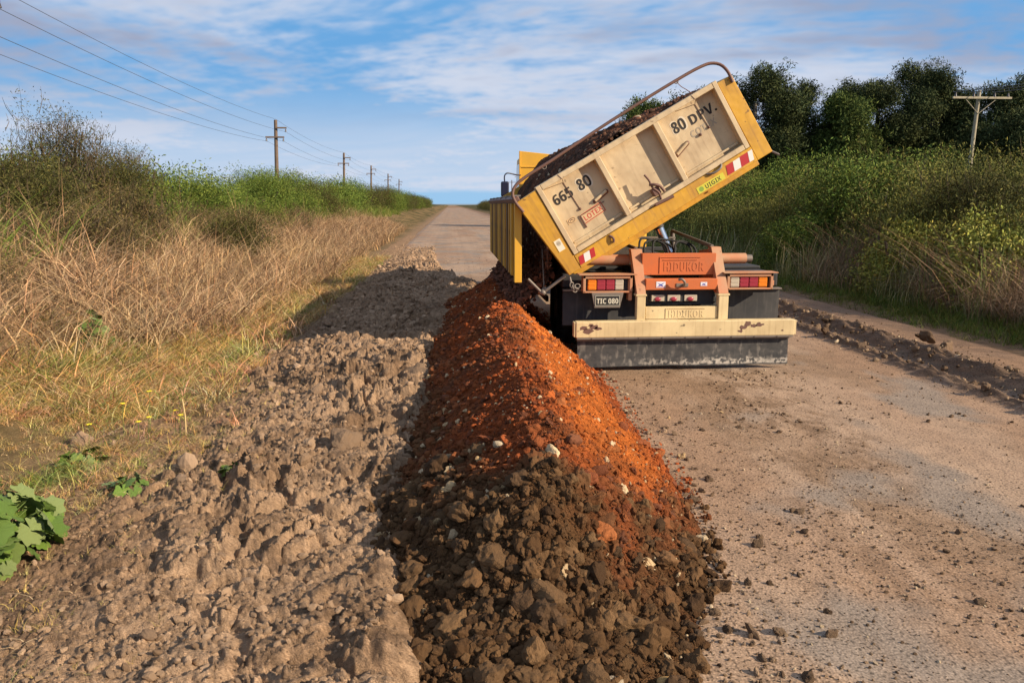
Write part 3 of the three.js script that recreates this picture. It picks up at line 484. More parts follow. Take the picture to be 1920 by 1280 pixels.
  tp('tube_cap', [rod([3.455, 1.222, -8.84], [3.53, 1.222, -8.84], 0.046, 0.046, 8)], M.steel);
  function ram(b, t) { const q = (k) => [mix(b[0], t[0], k), mix(b[1], t[1], k), mix(b[2], t[2], k)]; const g = new THREE.Group(); g.name = 'hydraulic_ram'; truck.add(g); tp('barrel', [rod(b, q(0.45), 0.055, 0.055, 20)], M.chrome, g); tp('collar', [rod(q(0.43), q(0.50), 0.066, 0.066, 20)], M.black, g); tp('piston', [rod(q(0.5), t, 0.043, 0.043, 20)], M.chrome, g); tp('pivot', [new THREE.SphereGeometry(0.075, 12, 8).translate(...b)], M.steel, g); }
  ram([2.735, 1.215, -9.45], [2.36, 2.02, -9.45]); ram([2.83, 1.17, -13.0], [2.47, 1.92, -13.0]);
  tp('sub_frame', [bc(2.10, 3.12, 1.02, 1.14, -13.8, -8.95, 0.01), bc(1.5, 3.7, 1.10, 1.16, -9.9, -9.75, 0.01), bc(1.5, 3.7, 1.10, 1.16, -12.6, -12.45, 0.01)], M.black);
  tp('frame_brace', [rod([3.02, 1.37, -8.75], [2.96, 1.50, -10.2], 0.022), rod([3.0, 1.14, -10.2], [2.96, 1.50, -10.2], 0.03), rod([2.12, 1.35, -8.75], [2.05, 1.42, -10.0], 0.02), rod([2.1, 1.1, -10.0], [2.05, 1.42, -10.0], 0.03)], M.steel);
  tp('top_rail', [bc(2.05, 2.98, 1.40, 1.425, -10.25, -10.1, 0.005)], M.steel);
  for (const [a, b, s] of [[2.28, 2.62, 0.13], [2.34, 2.70, 0.09], [2.45, 2.92, 0.11], [2.72, 2.98, 0.08]]) tp('hose', [tube([[a, 1.16, -9.2], [a + 0.03, 1.30 + s, -9.3], [mix(a, b, 0.5), 1.36 + s * 0.5, -9.35], [b, 1.30 + s * 0.4, -9.3], [b + 0.02, 1.12, -9.2]], 0.013)], M.tyre);
  tp('tank', [bc(3.35, 3.85, 0.62, 1.0, -13.4, -12.2, 0.06), rod([1.62, 0.74, -13.6], [1.62, 0.74, -12.4], 0.24, 0.24, 24)], M.black);
  tp('side_guard', [bc(1.36, 1.40, 0.72, 0.80, -13.9, -11.0, 0.006), bc(1.36, 1.40, 0.46, 0.54, -13.9, -11.0, 0.006)], M.steel);
  // ---- cab
  const cab = tp('cab', [bc(1.36, 3.86, 0.95, 2.10, -17.0, -15.02, 0.06), prism([[-16.75, 2.05], [-15.05, 2.05], [-15.05, 2.78], [-16.35, 2.80]], -1.22, 1.22, 0.05).rotateY(-Math.PI / 2).translate(2.61, 0, 0)], M.yellowClean);
  tp('head_board', [prism([[1.315, 1.95], [3.88, 1.95], [3.88, 2.60], [1.315, 2.85]], -14.98, -14.94, 0.006)], M.yellowClean);
  tp('board_seam', [bc(1.33, 3.86, 2.545, 2.565, -14.941, -14.925, 0.003), bc(1.313, 1.34, 1.95, 2.85, -14.99, -14.925, 0.003)], M.yellowClean);
  tp('windscreen', [prism([[-1.1, 2.12], [1.1, 2.12], [1.06, 2.68], [-1.06, 2.68]], -0.01, 0.01).translate(0, 0, 0).rotateX(0).translate(2.61, 0, -16.72)], M.glass, cab);
  for (const x of [1.385, 3.835]) { tp('side_window', [prism([[-16.5, 2.1], [-15.5, 2.1], [-15.5, 2.65], [-16.3, 2.65]], -0.008, 0.008).rotateY(-Math.PI / 2).translate(x, 0, 0)], M.glass, cab); tp('door', [bc(x - 0.035, x + 0.035, 1.0, 2.05, -16.5, -15.4, 0.01)], M.yellowClean, cab); }
  for (const [s, x] of [[-1, 1.36], [1, 3.86]]) { const m = tp('mirror', [bc(x + s * 0.34 - 0.075, x + s * 0.34 + 0.075, 1.99, 2.275, -14.72, -14.64, 0.03)], M.navy); tp('mirror_arm', [tube([[x, 2.40, -14.98], [x + s * 0.12, 2.40, -14.8], [x + s * 0.30, 2.425, -14.7], [x + s * 0.345, 2.38, -14.68], [x + s * 0.345, 2.26, -14.68]], 0.013)], M.navy, m); }

  // ---- tipped body: u runs from its left floor edge to the right, v upward from the floor, z to the rear
  const BX = [1.306, 1.074, -8.45], TILT = 31.1 * Math.PI / 180;
  const bg = merge([bc(0.02, 2.60, 0.0, 0.075, -5.5, -0.13, 0.006), bc(2.53, 2.605, 0.077, 0.945, -5.5, -0.13, 0.006), bc(0.0, 2.60, 0.077, 0.98, -5.56, -5.50, 0.006), ...Array.from({ length: 8 }, (_, i) => bc(0.08, 2.56, -0.11, -0.003, -0.45 - i * 0.68, -0.36 - i * 0.68, 0.006)), ...Array.from({ length: 7 }, (_, i) => bc(2.607, 2.67, 0.0, 0.93, -0.6 - i * 0.72, -0.50 - i * 0.72, 0.006))]);
  const body = new THREE.Mesh(bg, M.yellow); body.name = 'tipper_body'; body.position.set(BX[0] - TP[0], BX[1], BX[2] - TP[2]); body.rotation.z = TILT; truck.add(body);
  const bp = (name, geos, material) => part(name, geos, material, body);
  bp('body_post', [prism([[0.0, 0.0], [0.15, 0.0], [0.152, 0.995], [-0.11, 0.985]], -0.14, 0.0, 0.006)], M.yellow);
  bp('body_post', [prism([[2.43, 0.0], [2.62, 0.0], [2.60, 0.945], [2.42, 0.95]], -0.14, 0.002, 0.006)], M.yellow);
  bp('body_sill', [prism([[0.152, 0.0], [2.428, 0.0], [2.428, 0.172], [0.152, 0.160]], -0.14, 0.004, 0.006)], M.yellow);
  for (const [u0, u1] of [[0.215, 0.872], [0.936, 1.598], [1.664, 2.362]]) {   // three sunk panels
    const p = bp('panel', [bc(u0 - 0.01, u1 + 0.01, 0.225, 0.955, -0.115, -0.088, 0.002)], M.cream); p.name = 'panel';
    bp('panel_ledge', [bc(u0 + 0.02, u1 - 0.02, 0.262, 0.285, -0.087, -0.055, 0.004)], M.cream);
  }
  bp('panel_frame', [bc(0.157, 0.213, 0.166, 1.02, -0.12, 0.012, 0.006)], M.cream); bp('panel_frame', [bc(2.364, 2.418, 0.176, 0.985, -0.12, 0.012, 0.006)], M.cream);
  bp('panel_frame', [prism([[0.215, 0.168], [2.362, 0.176], [2.362, 0.235], [0.215, 0.225]], -0.12, 0.012, 0.006)], M.cream); bp('panel_frame', [prism([[0.215, 0.952], [2.362, 0.925], [2.362, 0.985], [0.215, 1.018]], -0.12, 0.012, 0.006)], M.cream);
  for (const u of [0.872, 1.60]) bp('divider', [bc(u, u + 0.062, 0.228, 0.955, -0.12, 0.008, 0.008)], M.cream);
  // lettering with pale halos
  const zf = -0.0875;
  bp('number_halo', [lettering('80', 0.150, 0.560, 0.712, zf, 0.0012, 0.88)], M.inkPale); bp('number_halo', [lettering('80', 0.150, 1.768, 0.70, zf, 0.0012, 0.88)], M.inkPale);
  bp('number', [lettering('665', 0.115, 0.262, 0.722, zf, 0.003, 0.92)], M.ink); bp('number', [lettering('80', 0.128, 0.574, 0.722, zf, 0.003, 0.86)], M.ink);
  bp('number', [lettering('80', 0.128, 1.782, 0.708, zf, 0.003, 0.86)], M.ink); bp('letters', [lettering('DPV.', 0.108, 1.985, 0.70, zf, 0.003, 1.06)], M.ink);
  bp('faded_letters', [lettering('COTEX', 0.075, 1.93, 0.575, zf, 0.0015, 1.0)], M.ghost);
  const sign = printed(0.30, 0.13, 256, (c, w, h) => { c.fillStyle = '#c9ad82'; c.fillRect(0, 0, w, h); c.strokeStyle = '#a8402f'; c.lineWidth = 9; c.strokeRect(12, 10, w - 24, h - 20); c.fillStyle = '#b04436'; c.font = 'bold 72px sans-serif'; c.textAlign = 'center'; c.textBaseline = 'middle'; c.fillText('LOTEX', w / 2, h * 0.53, w * 0.8); });
  plate('painted_sign', 0.30, 0.125, 0.60, 0.420, zf + 0.002, sign, body, 0.006).rotation.z = 0.05;
  bp('sign_bracket', [bc(0.435, 0.45, 0.345, 0.50, zf - 0.002, zf + 0.016, 0.003), bc(0.45, 0.75, 0.488, 0.497, zf - 0.002, zf + 0.012, 0.003)], M.rustBar);
  const badge = printed(0.09, 0.06, 96, (c, w, h) => { c.fillStyle = '#c5a578'; c.fillRect(0, 0, w, h); c.strokeStyle = '#5a4738'; c.lineWidth = 7; c.beginPath(); c.ellipse(w / 2, h / 2, w * 0.40, h * 0.36, 0, 0, 6.3); c.stroke(); c.beginPath(); c.moveTo(w * 0.3, h * 0.6); c.lineTo(w * 0.5, h * 0.3); c.lineTo(w * 0.7, h * 0.65); c.stroke(); });
  plate('badge', 0.10, 0.062, 0.335, 0.50, zf + 0.002, badge, body, 0.003);
  const round = printed(0.11, 0.17, 128, (c, w, h) => { c.fillStyle = '#d8a92f'; c.fillRect(0, 0, w, h); c.fillStyle = '#d9d2bb'; c.fillRect(6, 6, w - 12, h - 12); c.fillStyle = '#b7ab92'; c.beginPath(); c.arc(w / 2, h * 0.34, w * 0.33, 0, 6.3); c.fill(); c.fillStyle = '#8a8275'; c.font = 'bold 52px sans-serif'; c.textAlign = 'center'; c.textBaseline = 'middle'; c.fillText('80', w / 2, h * 0.35); });
  plate('speed_sticker', 0.085, 0.14, 0.072, 0.345, 0.002, round, body, 0.003);
  // recessed slots with a bar, ropes, latch
  function slot(u0, v0, u1, v1) { bp('slot', [rod([u0, v0, zf], [u1, v1, zf], 0.026, 0.026, 10), new THREE.SphereGeometry(0.026, 10, 8).translate(u0, v0, zf), new THREE.SphereGeometry(0.026, 10, 8).translate(u1, v1, zf)], M.rustBar); bp('slot_bar', [rod([u0, v0 + 0.008, zf + 0.02], [u1, v1 + 0.008, zf + 0.02], 0.017, 0.017, 10)], M.cream); }
  slot(0.665, 0.545, 0.825, 0.575); slot(1.70, 0.505, 1.86, 0.56);
  for (const [u, v1, v0] of [[0.45, 1.005, 0.56], [2.12, 0.98, 0.585]]) { bp('rope', [rod([u - 0.012, v1 + 0.005, 0.014], [u + 0.008, v1 - 0.06, 0.014], 0.0035, 0.0035, 5), rod([u + 0.008, v1 - 0.06, 0.014], [u + 0.012, v1 - 0.10, -0.083], 0.0035, 0.0035, 5), rod([u + 0.012, v1 - 0.10, -0.083], [u + 0.03, v0, -0.083], 0.0035, 0.0035, 5)], M.rustBar); bp('rope_knob', [new THREE.SphereGeometry(0.016, 8, 6).translate(u + 0.03, v0, -0.08)], M.rustBar); }
  bp('rope_knob', [new THREE.SphereGeometry(0.018, 8, 6).translate(2.03, 0.565, -0.075)], M.rustBar);
  bp('latch_lever', [tube([[1.255, 0.52, 0.02], [1.268, 0.44, 0.03], [1.265, 0.36, 0.03], [1.30, 0.27, 0.025], [1.29, 0.19, 0.02]], 0.012)], M.rustBar);
  bp('latch', [tube([[1.25, 0.40, 0.02], [1.30, 0.37, 0.045], [1.34, 0.33, 0.04], [1.36, 0.25, 0.03]], 0.016), bc(1.24, 1.33, 0.25, 0.34, -0.06, 0.03, 0.012), rod([1.20, 0.175, 0.03], [1.42, 0.155, 0.035], 0.018)], M.rustBar);
  bp('sill_hook', [tube([[1.86, 0.165, 0.005], [1.93, 0.14, 0.035], [2.02, 0.15, 0.035], [2.05, 0.175, 0.01]], 0.013)], M.steel); bp('sill_hook', [tube([[0.60, 0.15, 0.006], [0.62, 0.10, 0.03], [0.60, 0.06, 0.02]], 0.014)], M.rustBar);
  // hazard chevrons and printed stickers on the sill
  const chev = (u, v0, v1, w, m) => bp('hazard_stripe', [prism([[u, v0], [u + w, v0], [u + w + 0.03, v1], [u + 0.03, v1]], 0.001, 0.0075, 0)], m);
  chev(2.06, 0.03, 0.135, 0.085, M.red); chev(2.148, 0.03, 0.135, 0.085, M.white); chev(2.236, 0.03, 0.14, 0.10, M.red); chev(2.34, 0.03, 0.14, 0.055, M.white);
  chev(0.16, 0.035, 0.125, 0.06, M.red); chev(0.222, 0.035, 0.125, 0.075, M.white); chev(0.30, 0.035, 0.13, 0.06, M.red);
  const green = printed(0.36, 0.085, 256, (c, w, h) => { c.fillStyle = '#c8bf3a'; c.fillRect(0, 0, w, h); c.fillStyle = '#7f9a3a'; c.beginPath(); c.arc(h * 0.6, h * 0.5, h * 0.36, 0, 6.3); c.fill(); c.fillStyle = '#3b3a12'; c.font = 'bold 54px sans-serif'; c.textBaseline = 'middle'; c.fillText('UIGIX', h * 1.15, h * 0.55, w - h * 1.3); });
  plate('maker_sticker', 0.34, 0.075, 1.855, 0.055, 0.0055, green, body, 0.003);
  bp('top_rail', [bc(-0.115, -0.045, 0.985, 1.045, -5.52, -0.02, 0.01)], M.rustBar);
  bp('corner_pin', [rod([2.60, 0.03, -0.03], [2.66, -0.07, 0.02], 0.012)], M.steel);
  const hoop = [[-0.085, 0.86, 0.01], [-0.105, 1.0, 0.018], [-0.085, 1.09, 0.0], [0.0, 1.15, -0.02], [0.5, 1.175, -0.03], [1.2, 1.20, -0.03], [2.0, 1.205, -0.03], [2.36, 1.19, -0.03], [2.47, 1.165, -0.03], [2.55, 1.10, -0.02], [2.575, 1.0, 0.01], [2.565, 0.87, 0.02]];
  bp('tarp_hoop', [tube(hoop, 0.017, 10, 90)], M.rustBar);
  for (const [u, v] of [[0.36, 1.165], [2.05, 1.205]]) bp('tarp_ring', [new THREE.TorusGeometry(0.022, 0.006, 6, 12).translate(u, v - 0.01, -0.03)], M.steel);
  bp('rope', [tube([[2.05, 1.19, -0.03], [2.075, 1.12, -0.04], [2.11, 1.06, -0.04], [2.125, 1.0, 0.0]], 0.0045, 5)], M.rustBar);

  // ---- side door hanging open along the left
  const door = tp('side_door', [bc(0.722, 0.762, 1.02, 1.885, -13.95, -8.66, 0.006)], M.yellowDirty);
  tp('door_post', [bc(0.700, 0.782, 0.985, 1.90, -8.655, -8.56, 0.006)], M.yellowClean, door);
  for (let i = 0; i < 15; i++) tp('rib', [bc(0.688, 0.720, 1.035, 1.86, -9.02 - i * 0.335, -8.90 - i * 0.335, 0.008)], [M.yellow, M.yellowDirty, M.doorRust, M.yellowDirty, M.yellow, M.doorRust, M.yellowDirty][i % 7], door);
  tp('door_hinge', [bc(0.70, 0.775, 1.887, 1.925, -13.9, -8.60, 0.008)], M.rustBar, door);
  for (let i = 0; i < 6; i++) tp('hinge_tab', [bc(0.685, 0.80, 1.90, 1.955, -8.95 - i * 0.95, -8.85 - i * 0.95, 0.01)], M.steel, door);
  tp('door_strut', [rod([0.86, 1.02, -8.62], [1.02, 0.86, -8.60], 0.016), rod([1.02, 0.86, -8.60], [1.27, 1.06, -8.55], 0.018), rod([1.045, 0.88, -8.62], [1.05, 1.34, -8.9], 0.008), new THREE.SphereGeometry(0.035, 8, 6).translate(1.03, 0.868, -8.6)], M.steel);
  const ch = tp('chain', [rod([1.318, 1.05, -8.5], [1.33, 0.985, -8.48], 0.012)], M.steel);
  for (let i = 0; i < 5; i++) tp('link', [new THREE.TorusGeometry(0.022, 0.0065, 6, 12).scale(1, 1.35, 1).rotateY(i % 2 ? 1.4 : 0.2).rotateZ(0.4 * i).translate(1.335 + 0.016 * i, 0.965 - 0.028 * i + (i > 2 ? 0.05 * (i - 2) : 0), -8.47)], M.steel, ch);
  top(truck, 'dump_truck');
}
{ // ---- the load still in the body: heaped soil sliding to the open side
  const BX = [1.306, 1.074], ct = Math.cos(31.1 * Math.PI / 180), st = Math.sin(31.1 * Math.PI / 180);
  const V = (u, w) => { // height of the soil above the floor at u across, w metres from the rear
    const crown = lerpTable([[-0.25, 0.05], [0.0, 0.42], [0.25, 0.82], [0.6, 1.02], [1.0, 1.16], [1.35, 1.13], [1.8, 1.03], [2.2, 1.00], [2.53, 0.93]], u);
    return crown * (0.90 + 0.09 * sm(0, 0.8, w)) * sm(5.6, 5.1, w) + 0.06 * fbm(u * 2.4, w * 2.4, 4) + 0.03 * billow(u * 6, w * 6, 3) - 0.02; };
  const nu = 170, nw = 220, P = [], C = [], U = [], I = [];
  for (let j = 0; j <= nw; j++) for (let i = 0; i <= nu; i++) {
    const u = mix(-0.30, 2.525, i / nu), w = mix(0.15, 5.45, j / nw), v = Math.max(0.08, V(u, w)) * sm(-0.32, -0.1, u) + 0.02, n = fbm(u * 3, w * 3, 3);
    P.push(BX[0] + u * ct - v * st, BX[1] + u * st + v * ct, -8.45 - w); U.push(u, w + v * 0.4);
    const c = mix3([0.075, 0.047, 0.034], [0.17, 0.075, 0.042], sm(-0.15, 0.3, n + 0.25 * sm(1.3, 0.5, u))); C.push(...c);
  }
  for (let j = 0; j < nw; j++) for (let i = 0; i < nu; i++) { const a = j * (nu + 1) + i; I.push(a, a + 1, a + nu + 1, a + 1, a + nu + 2, a + nu + 1); }
  const g = new THREE.BufferGeometry(); g.setAttribute('position', new THREE.Float32BufferAttribute(P, 3)); g.setAttribute('color', new THREE.Float32BufferAttribute(C, 3)); g.setAttribute('uv', new THREE.Float32BufferAttribute(U, 2)); g.setIndex(I); g.computeVertexNormals();
  const load = new THREE.Mesh(g, M.heap); top(load, 'soil_load'); tag(load, 'dark reddish brown soil piled inside the tipped truck body', 'soil load');
  const r = rng(55), items = [];
  for (let i = 0; i < 7000; i++) { const u = -0.15 + r() * 2.65, w = 0.2 + r() * r() * 5, v = V(u, w), s = 0.010 + 0.028 * Math.pow(r(), 3); items.push(lumpItem(r, BX[0] + u * ct - v * st, BX[1] + u * st + v * ct, -8.45 - w, s, r() < 0.04 ? [0.45, 0.34, 0.22] : mix3([0.08, 0.052, 0.038], [0.18, 0.08, 0.045], r()))); }
  scatter('gravel', load, smallLumps[1], M.clod, items);
  // soil pouring over the lip onto the heap
  const s2 = [];
  for (let i = 0; i < 2600; i++) { const w = 0.3 + r() * 5.0, t = r(), x = mix(1.15, 0.72, t) + 0.12 * (r() - 0.5), y = mix(1.06, 0.62, t) + 0.14 * (r() - 0.5), s = 0.012 + 0.03 * Math.pow(r(), 2.5); s2.push(lumpItem(r, x, y, -8.45 - w, s, mix3([0.10, 0.05, 0.034], [0.20, 0.075, 0.04], r()))); }
  scatter('spilling_gravel', load, smallLumps[2], M.clod, s2);
  const sp = sheet(24, rows(8.75, 14.0, 0.006, 0.05), (t) => mix(0.55, 1.28, t), (x, z) => 0.46 + (x - 0.55) * 0.86 + 0.05 * fbm(x * 4, z * 3, 3) + 0.03 * billow(x * 9, z * 9, 2), (x, z) => mix3([0.10, 0.05, 0.034], [0.19, 0.075, 0.04], sm(-0.2, 0.3, fbm(x * 4, z * 4, 2))));
  const s3 = new THREE.Mesh(sp, M.heap); s3.name = 'sliding_soil'; s3.castShadow = s3.receiveShadow = true; load.add(s3);
}

// ---------------------------------------------------------------- plants
function ribbons(list) {   // list of {pts: [[x,y,z]...], w: [widths], side: [x,y,z], c: [r,g,b]}: bent strips
  const P = [], C = [], I = [], U = [];
  for (const { pts, w, side, c } of list) {
    const b = P.length / 3, n = pts.length;
    pts.forEach((p, i) => { for (const s of [-0.5, 0.5]) { P.push(p[0] + side[0] * w[i] * s, p[1] + side[1] * w[i] * s, p[2] + side[2] * w[i] * s); C.push(...c); U.push(s + 0.5, i / (n - 1)); } });
    for (let i = 0; i < n - 1; i++) { const a = b + i * 2; I.push(a, a + 1, a + 2, a + 1, a + 3, a + 2); }
  }
  const g = new THREE.BufferGeometry(); g.setAttribute('position', new THREE.Float32BufferAttribute(P, 3)); g.setAttribute('uv', new THREE.Float32BufferAttribute(U, 2)); g.setAttribute('color', new THREE.Float32BufferAttribute(C, 3)); g.setIndex(I); g.computeVertexNormals(); return g;
}
const vary = (r, c, k) => { const a = 1 + (r() - 0.5) * k, b = (r() - 0.5) * 0.15; return [c[0] * a * (1 + b), c[1] * a, c[2] * a * (1 - b)]; };
function tuft(seed, n, hgt, spread, bend, width, cols, droop = 0) {
  const r = rng(seed), L = [];
  for (let i = 0; i < n; i++) {
    const a = r() * 6.283, q = Math.sqrt(r()) * spread, x = Math.cos(a) * q, z = Math.sin(a) * q, h = hgt * (0.45 + 0.75 * r()), b = bend * (0.3 + 1.2 * r()), dir = r() * 6.283, dx = Math.cos(dir), dz = Math.sin(dir), k = r() < droop ? 1 : 0.15, f = r() * 6.283;
    const pts = []; for (let s = 0; s <= 4; s++) { const t = s / 4; pts.push([x + dx * b * h * t * t, h * (t - k * 0.55 * t * t * t), z + dz * b * h * t * t]); }
    L.push({ pts, w: [1, 0.9, 0.75, 0.5, 0.12].map((v) => v * width * (0.6 + 0.7 * r())), side: [Math.cos(f), 0, Math.sin(f)], c: vary(r, cols[Math.floor(r() * cols.length)], 0.5) });
  }
  return ribbons(L);
}
function leafBall(seed, n, R, len, wid, cols, up = 0.2, twigs = 0) {   // a spray of pointed leaves, with twigs
  const r = rng(seed), L = [];
  for (let i = 0; i < twigs; i++) { const p = new THREE.Vector3(r() - 0.5, r() - 0.9, r() - 0.5).multiplyScalar(R * 1.3), d = new THREE.Vector3(r() - 0.5, 0.5 + r() * 0.6, r() - 0.5).normalize().multiplyScalar(R * (0.7 + 0.5 * r())), k = (r() - 0.5) * 0.12, s = new THREE.Vector3(r() - 0.5, 0, r() - 0.5).normalize().toArray(); L.push({ pts: [p.toArray(), [p.x + d.x * 0.5 + k, p.y + d.y * 0.5, p.z + d.z * 0.5 + k], [p.x + d.x, p.y + d.y, p.z + d.z]], w: [0.011, 0.008, 0.004], side: s, c: [0.09, 0.065, 0.04] }); }
  for (let i = 0; i < n; i++) {
    const v = new THREE.Vector3(r() - 0.5, r() - 0.5, r() - 0.5).normalize().multiplyScalar(R * Math.cbrt(r())), d = new THREE.Vector3(r() - 0.5, r() - 0.5 + up, r() - 0.5).normalize(), s = new THREE.Vector3(r() - 0.5, r() - 0.5, r() - 0.5).cross(d).normalize(), l = len * (0.6 + 0.8 * r()), g = -0.15 * l;
    L.push({ pts: [v.toArray(), [v.x + d.x * l * 0.5, v.y + d.y * l * 0.5, v.z + d.z * l * 0.5], [v.x + d.x * l, v.y + d.y * l + g, v.z + d.z * l]], w: [0.15 * wid, wid, 0.08 * wid], side: s.toArray(), c: vary(r, cols[Math.floor(r() * cols.length)], 0.35) });
  }
  return ribbons(L);
}
const DRY = [[0.44, 0.29, 0.145], [0.36, 0.225, 0.105], [0.50, 0.35, 0.19], [0.24, 0.145, 0.075]], BROWNDRY = [[0.27, 0.155, 0.085], [0.17, 0.098, 0.057], [0.38, 0.245, 0.14], [0.12, 0.07, 0.042]], YGRASS = [[0.30, 0.235, 0.065], [0.36, 0.27, 0.10], [0.20, 0.185, 0.05], [0.42, 0.31, 0.14]], GGRASS = [[0.115, 0.165, 0.026], [0.16, 0.195, 0.036], [0.20, 0.20, 0.05], [0.075, 0.11, 0.02]];
const white = [1, 1, 1];
function grass(name, label, spots, shapes, material = M.straw) {
  const o = new THREE.Group(); top(o, name); tag(o, label, 'grass', null, 'stuff');
  const by = shapes.map(() => []);
  spots.forEach((s, i) => by[i % shapes.length].push([s[0], s[1], s[2], s[3], s[3] * s[4], s[3], 0, s[5], 0, s[6]]));
  by.forEach((b, i) => b.length && scatter('tufts', o, shapes[i], material, b));
}
function spots(seed, n, f) { const r = rng(seed), out = []; for (let i = 0; i < n; i++) { const s = f(r); if (s) out.push(s); } return out; }
const hue = (r, k = 0.35) => { const a = 1 - k / 2 + k * r(), b = (r() - 0.5) * 0.2; return [a * (1 + b), a, a * (1 - b)]; };

// short yellowing grass at the mud's edge
const GOLD = [[0.43, 0.285, 0.115], [0.50, 0.345, 0.16], [0.28, 0.19, 0.075], [0.58, 0.42, 0.22], [0.17, 0.12, 0.05]];
grass('short_grass', 'short yellow green grass between the churned mud and the tall dry stems', spots(61, 34000, (r) => {
  const d = 4.4 + Math.pow(r(), 1.5) * 22, x = -1.7 - r() * 4.6, z = -d; const m = mudMask(x, z), n = fbm(x * 0.9, z * 0.9, 3), p = fbm(x * 2.6, z * 2.6, 2);
  const tuftPatch = Math.exp(-(Math.pow((x + 2.35) / 0.55, 2) + Math.pow((z + 5.35) / 0.55, 2))) + 0.7 * Math.exp(-(Math.pow((x + 1.75) / 0.35, 2) + Math.pow((z + 5.7) / 0.5, 2)));
  const keep = Math.max((1 - m) * (x < -2.2 ? 1 : 0.3) * sm(5.8, 6.6, d + 0.7 * n + 0.4 * p) * sm(-0.42, 0.0, p + 0.2), tuftPatch * 0.5 * sm(-0.3, 0.2, p), 0.16 * (x < -2.1 ? 1 : 0));
  if (r() > keep) return null;
  return [x, surfaceH(x, z) - 0.01, z, (0.45 + 0.8 * r()) * (0.65 + 0.85 * sm(5.8, 7.6, d)) * (0.85 + 0.6 * n), 0.7 + 0.5 * r(), r() * 6.3, mix3([1.08, 1, 0.95], [0.5, 0.72, 0.42], sm(0.2, 0.6, n + 0.3 * p)).map((v) => v * (0.75 + 0.5 * r()))];
}), [tuft(1, 26, 0.14, 0.07, 0.9, 0.0062, GOLD, 0.5), tuft(2, 24, 0.19, 0.08, 1.0, 0.0062, GOLD, 0.5), tuft(3, 28, 0.12, 0.11, 1.5, 0.005, [...GOLD, ...YGRASS], 0.5), tuft(4, 24, 0.16, 0.10, 1.3, 0.0045, [...GOLD, ...GGRASS], 0.5)]);
// tall dead stems on the bank
grass('dry_stems', 'tangle of tall dead brown weed stems on the bank below the shrubs', spots(62, 15000, (r) => {
  const d = 7.2 + Math.pow(r(), 1.5) * 50, x = -2.9 - r() * 7.4, z = -d, n = fbm(x * 0.5 + 4, z * 0.35, 3); const edge = lerpTable([[7, -4.6], [9, -3.7], [11, -3.1], [16, -3.0], [30, -3.2], [60, -3.4]], d) + 0.5 * n;
  const cl = fbm(x * 1.3, z * 1.1, 3); if (x > edge || x < -9.4 - n || cl < -0.22) return null; if (d < 9 && r() < 0.3) return null;
  return [x, groundH(x, z) - 0.03, z, (0.65 + 0.55 * r()) * (0.95 + 0.5 * n + 0.7 * cl), 0.85 + 0.5 * r(), r() * 6.3, hue(r, 0.8).map((q) => q * (0.95 + 0.8 * cl))];
}), [tuft(11, 12, 0.8, 0.3, 1.2, 0.010, BROWNDRY, 0.8), tuft(12, 12, 0.75, 0.3, 1.5, 0.010, [...BROWNDRY, ...DRY], 0.9), tuft(13, 10, 0.95, 0.25, 0.9, 0.009, BROWNDRY, 0.6), tuft(14, 8, 0.75, 0.3, 1.6, 0.013, DRY, 0.9)]);
// pale straw bent over in front of them
grass('pale_straw', 'pale bent straw stalks in front of the dead weeds', spots(63, 1300, (r) => {
  const d = 8 + r() * 16, x = -3.2 - r() * 4.2, z = -d; if (x > -3.4 - 0.8 * sm(9, 7, d) || fbm(x * 0.7, z * 0.5, 2) < 0.02) return null;
  return [x, groundH(x, z) - 0.03, z, 0.8 + 0.6 * r(), 0.9 + 0.4 * r(), r() * 6.3, hue(r, 0.3)];
}), [tuft(21, 5, 0.9, 0.15, 1.3, 0.010, [[0.55, 0.385, 0.20], [0.48, 0.32, 0.16]], 0.9), tuft(22, 4, 1.15, 0.12, 0.9, 0.010, [[0.55, 0.385, 0.20], [0.42, 0.28, 0.14]], 0.7)]);
// green weeds along both banks
grass('bank_weeds', 'green weeds and grasses growing on the upper bank under the shrubs', spots(64, 9000, (r) => {
  const d = 8 + Math.pow(r(), 1.4) * 90, x = -6.2 - r() * 9, z = -d, n = fbm(x * 0.3 + 9, z * 0.2, 3); if (n < 0.02 - sm(-7, -9, x) * 0.6 || d < 11) return null;
  return [x, groundH(x, z) - 0.03, z, 0.7 + 0.7 * r(), 0.8 + 0.5 * r(), r() * 6.3, hue(r, 0.5)];
}), [tuft(31, 14, 0.75, 0.22, 0.7, 0.018, GGRASS, 0.4), tuft(32, 14, 0.55, 0.25, 0.8, 0.022, GGRASS, 0.5)], M.leaf);
grass('roadside_grass', 'low green grass along the far edge of the wheel track', spots(65, 15000, (r) => {
  const d = 7 + Math.pow(r(), 1.4) * 60, x = 7.1 + r() * 3.4, z = -d, n = fbm(x * 0.8, z * 0.5, 3); if (r() > sm(6.9, 7.9, x + n * 0.9 + 0.25 * pn(z * 0.8, 3))) return null;
  return [x, surfaceH(x, z) - 0.02, z, (0.5 + 0.7 * r()) * (0.6 + 0.7 * sm(7.3, 9, x)), 0.8 + 0.5 * r(), r() * 6.3, hue(r, 0.5)];
}), [tuft(41, 14, 0.26, 0.12, 0.8, 0.011, GGRASS, 0.4), tuft(42, 14, 0.36, 0.12, 0.8, 0.010, [...GGRASS, [0.2, 0.17, 0.06]], 0.4), tuft(43, 16, 0.18, 0.14, 1.0, 0.013, GGRASS, 0.5)], M.leaf);
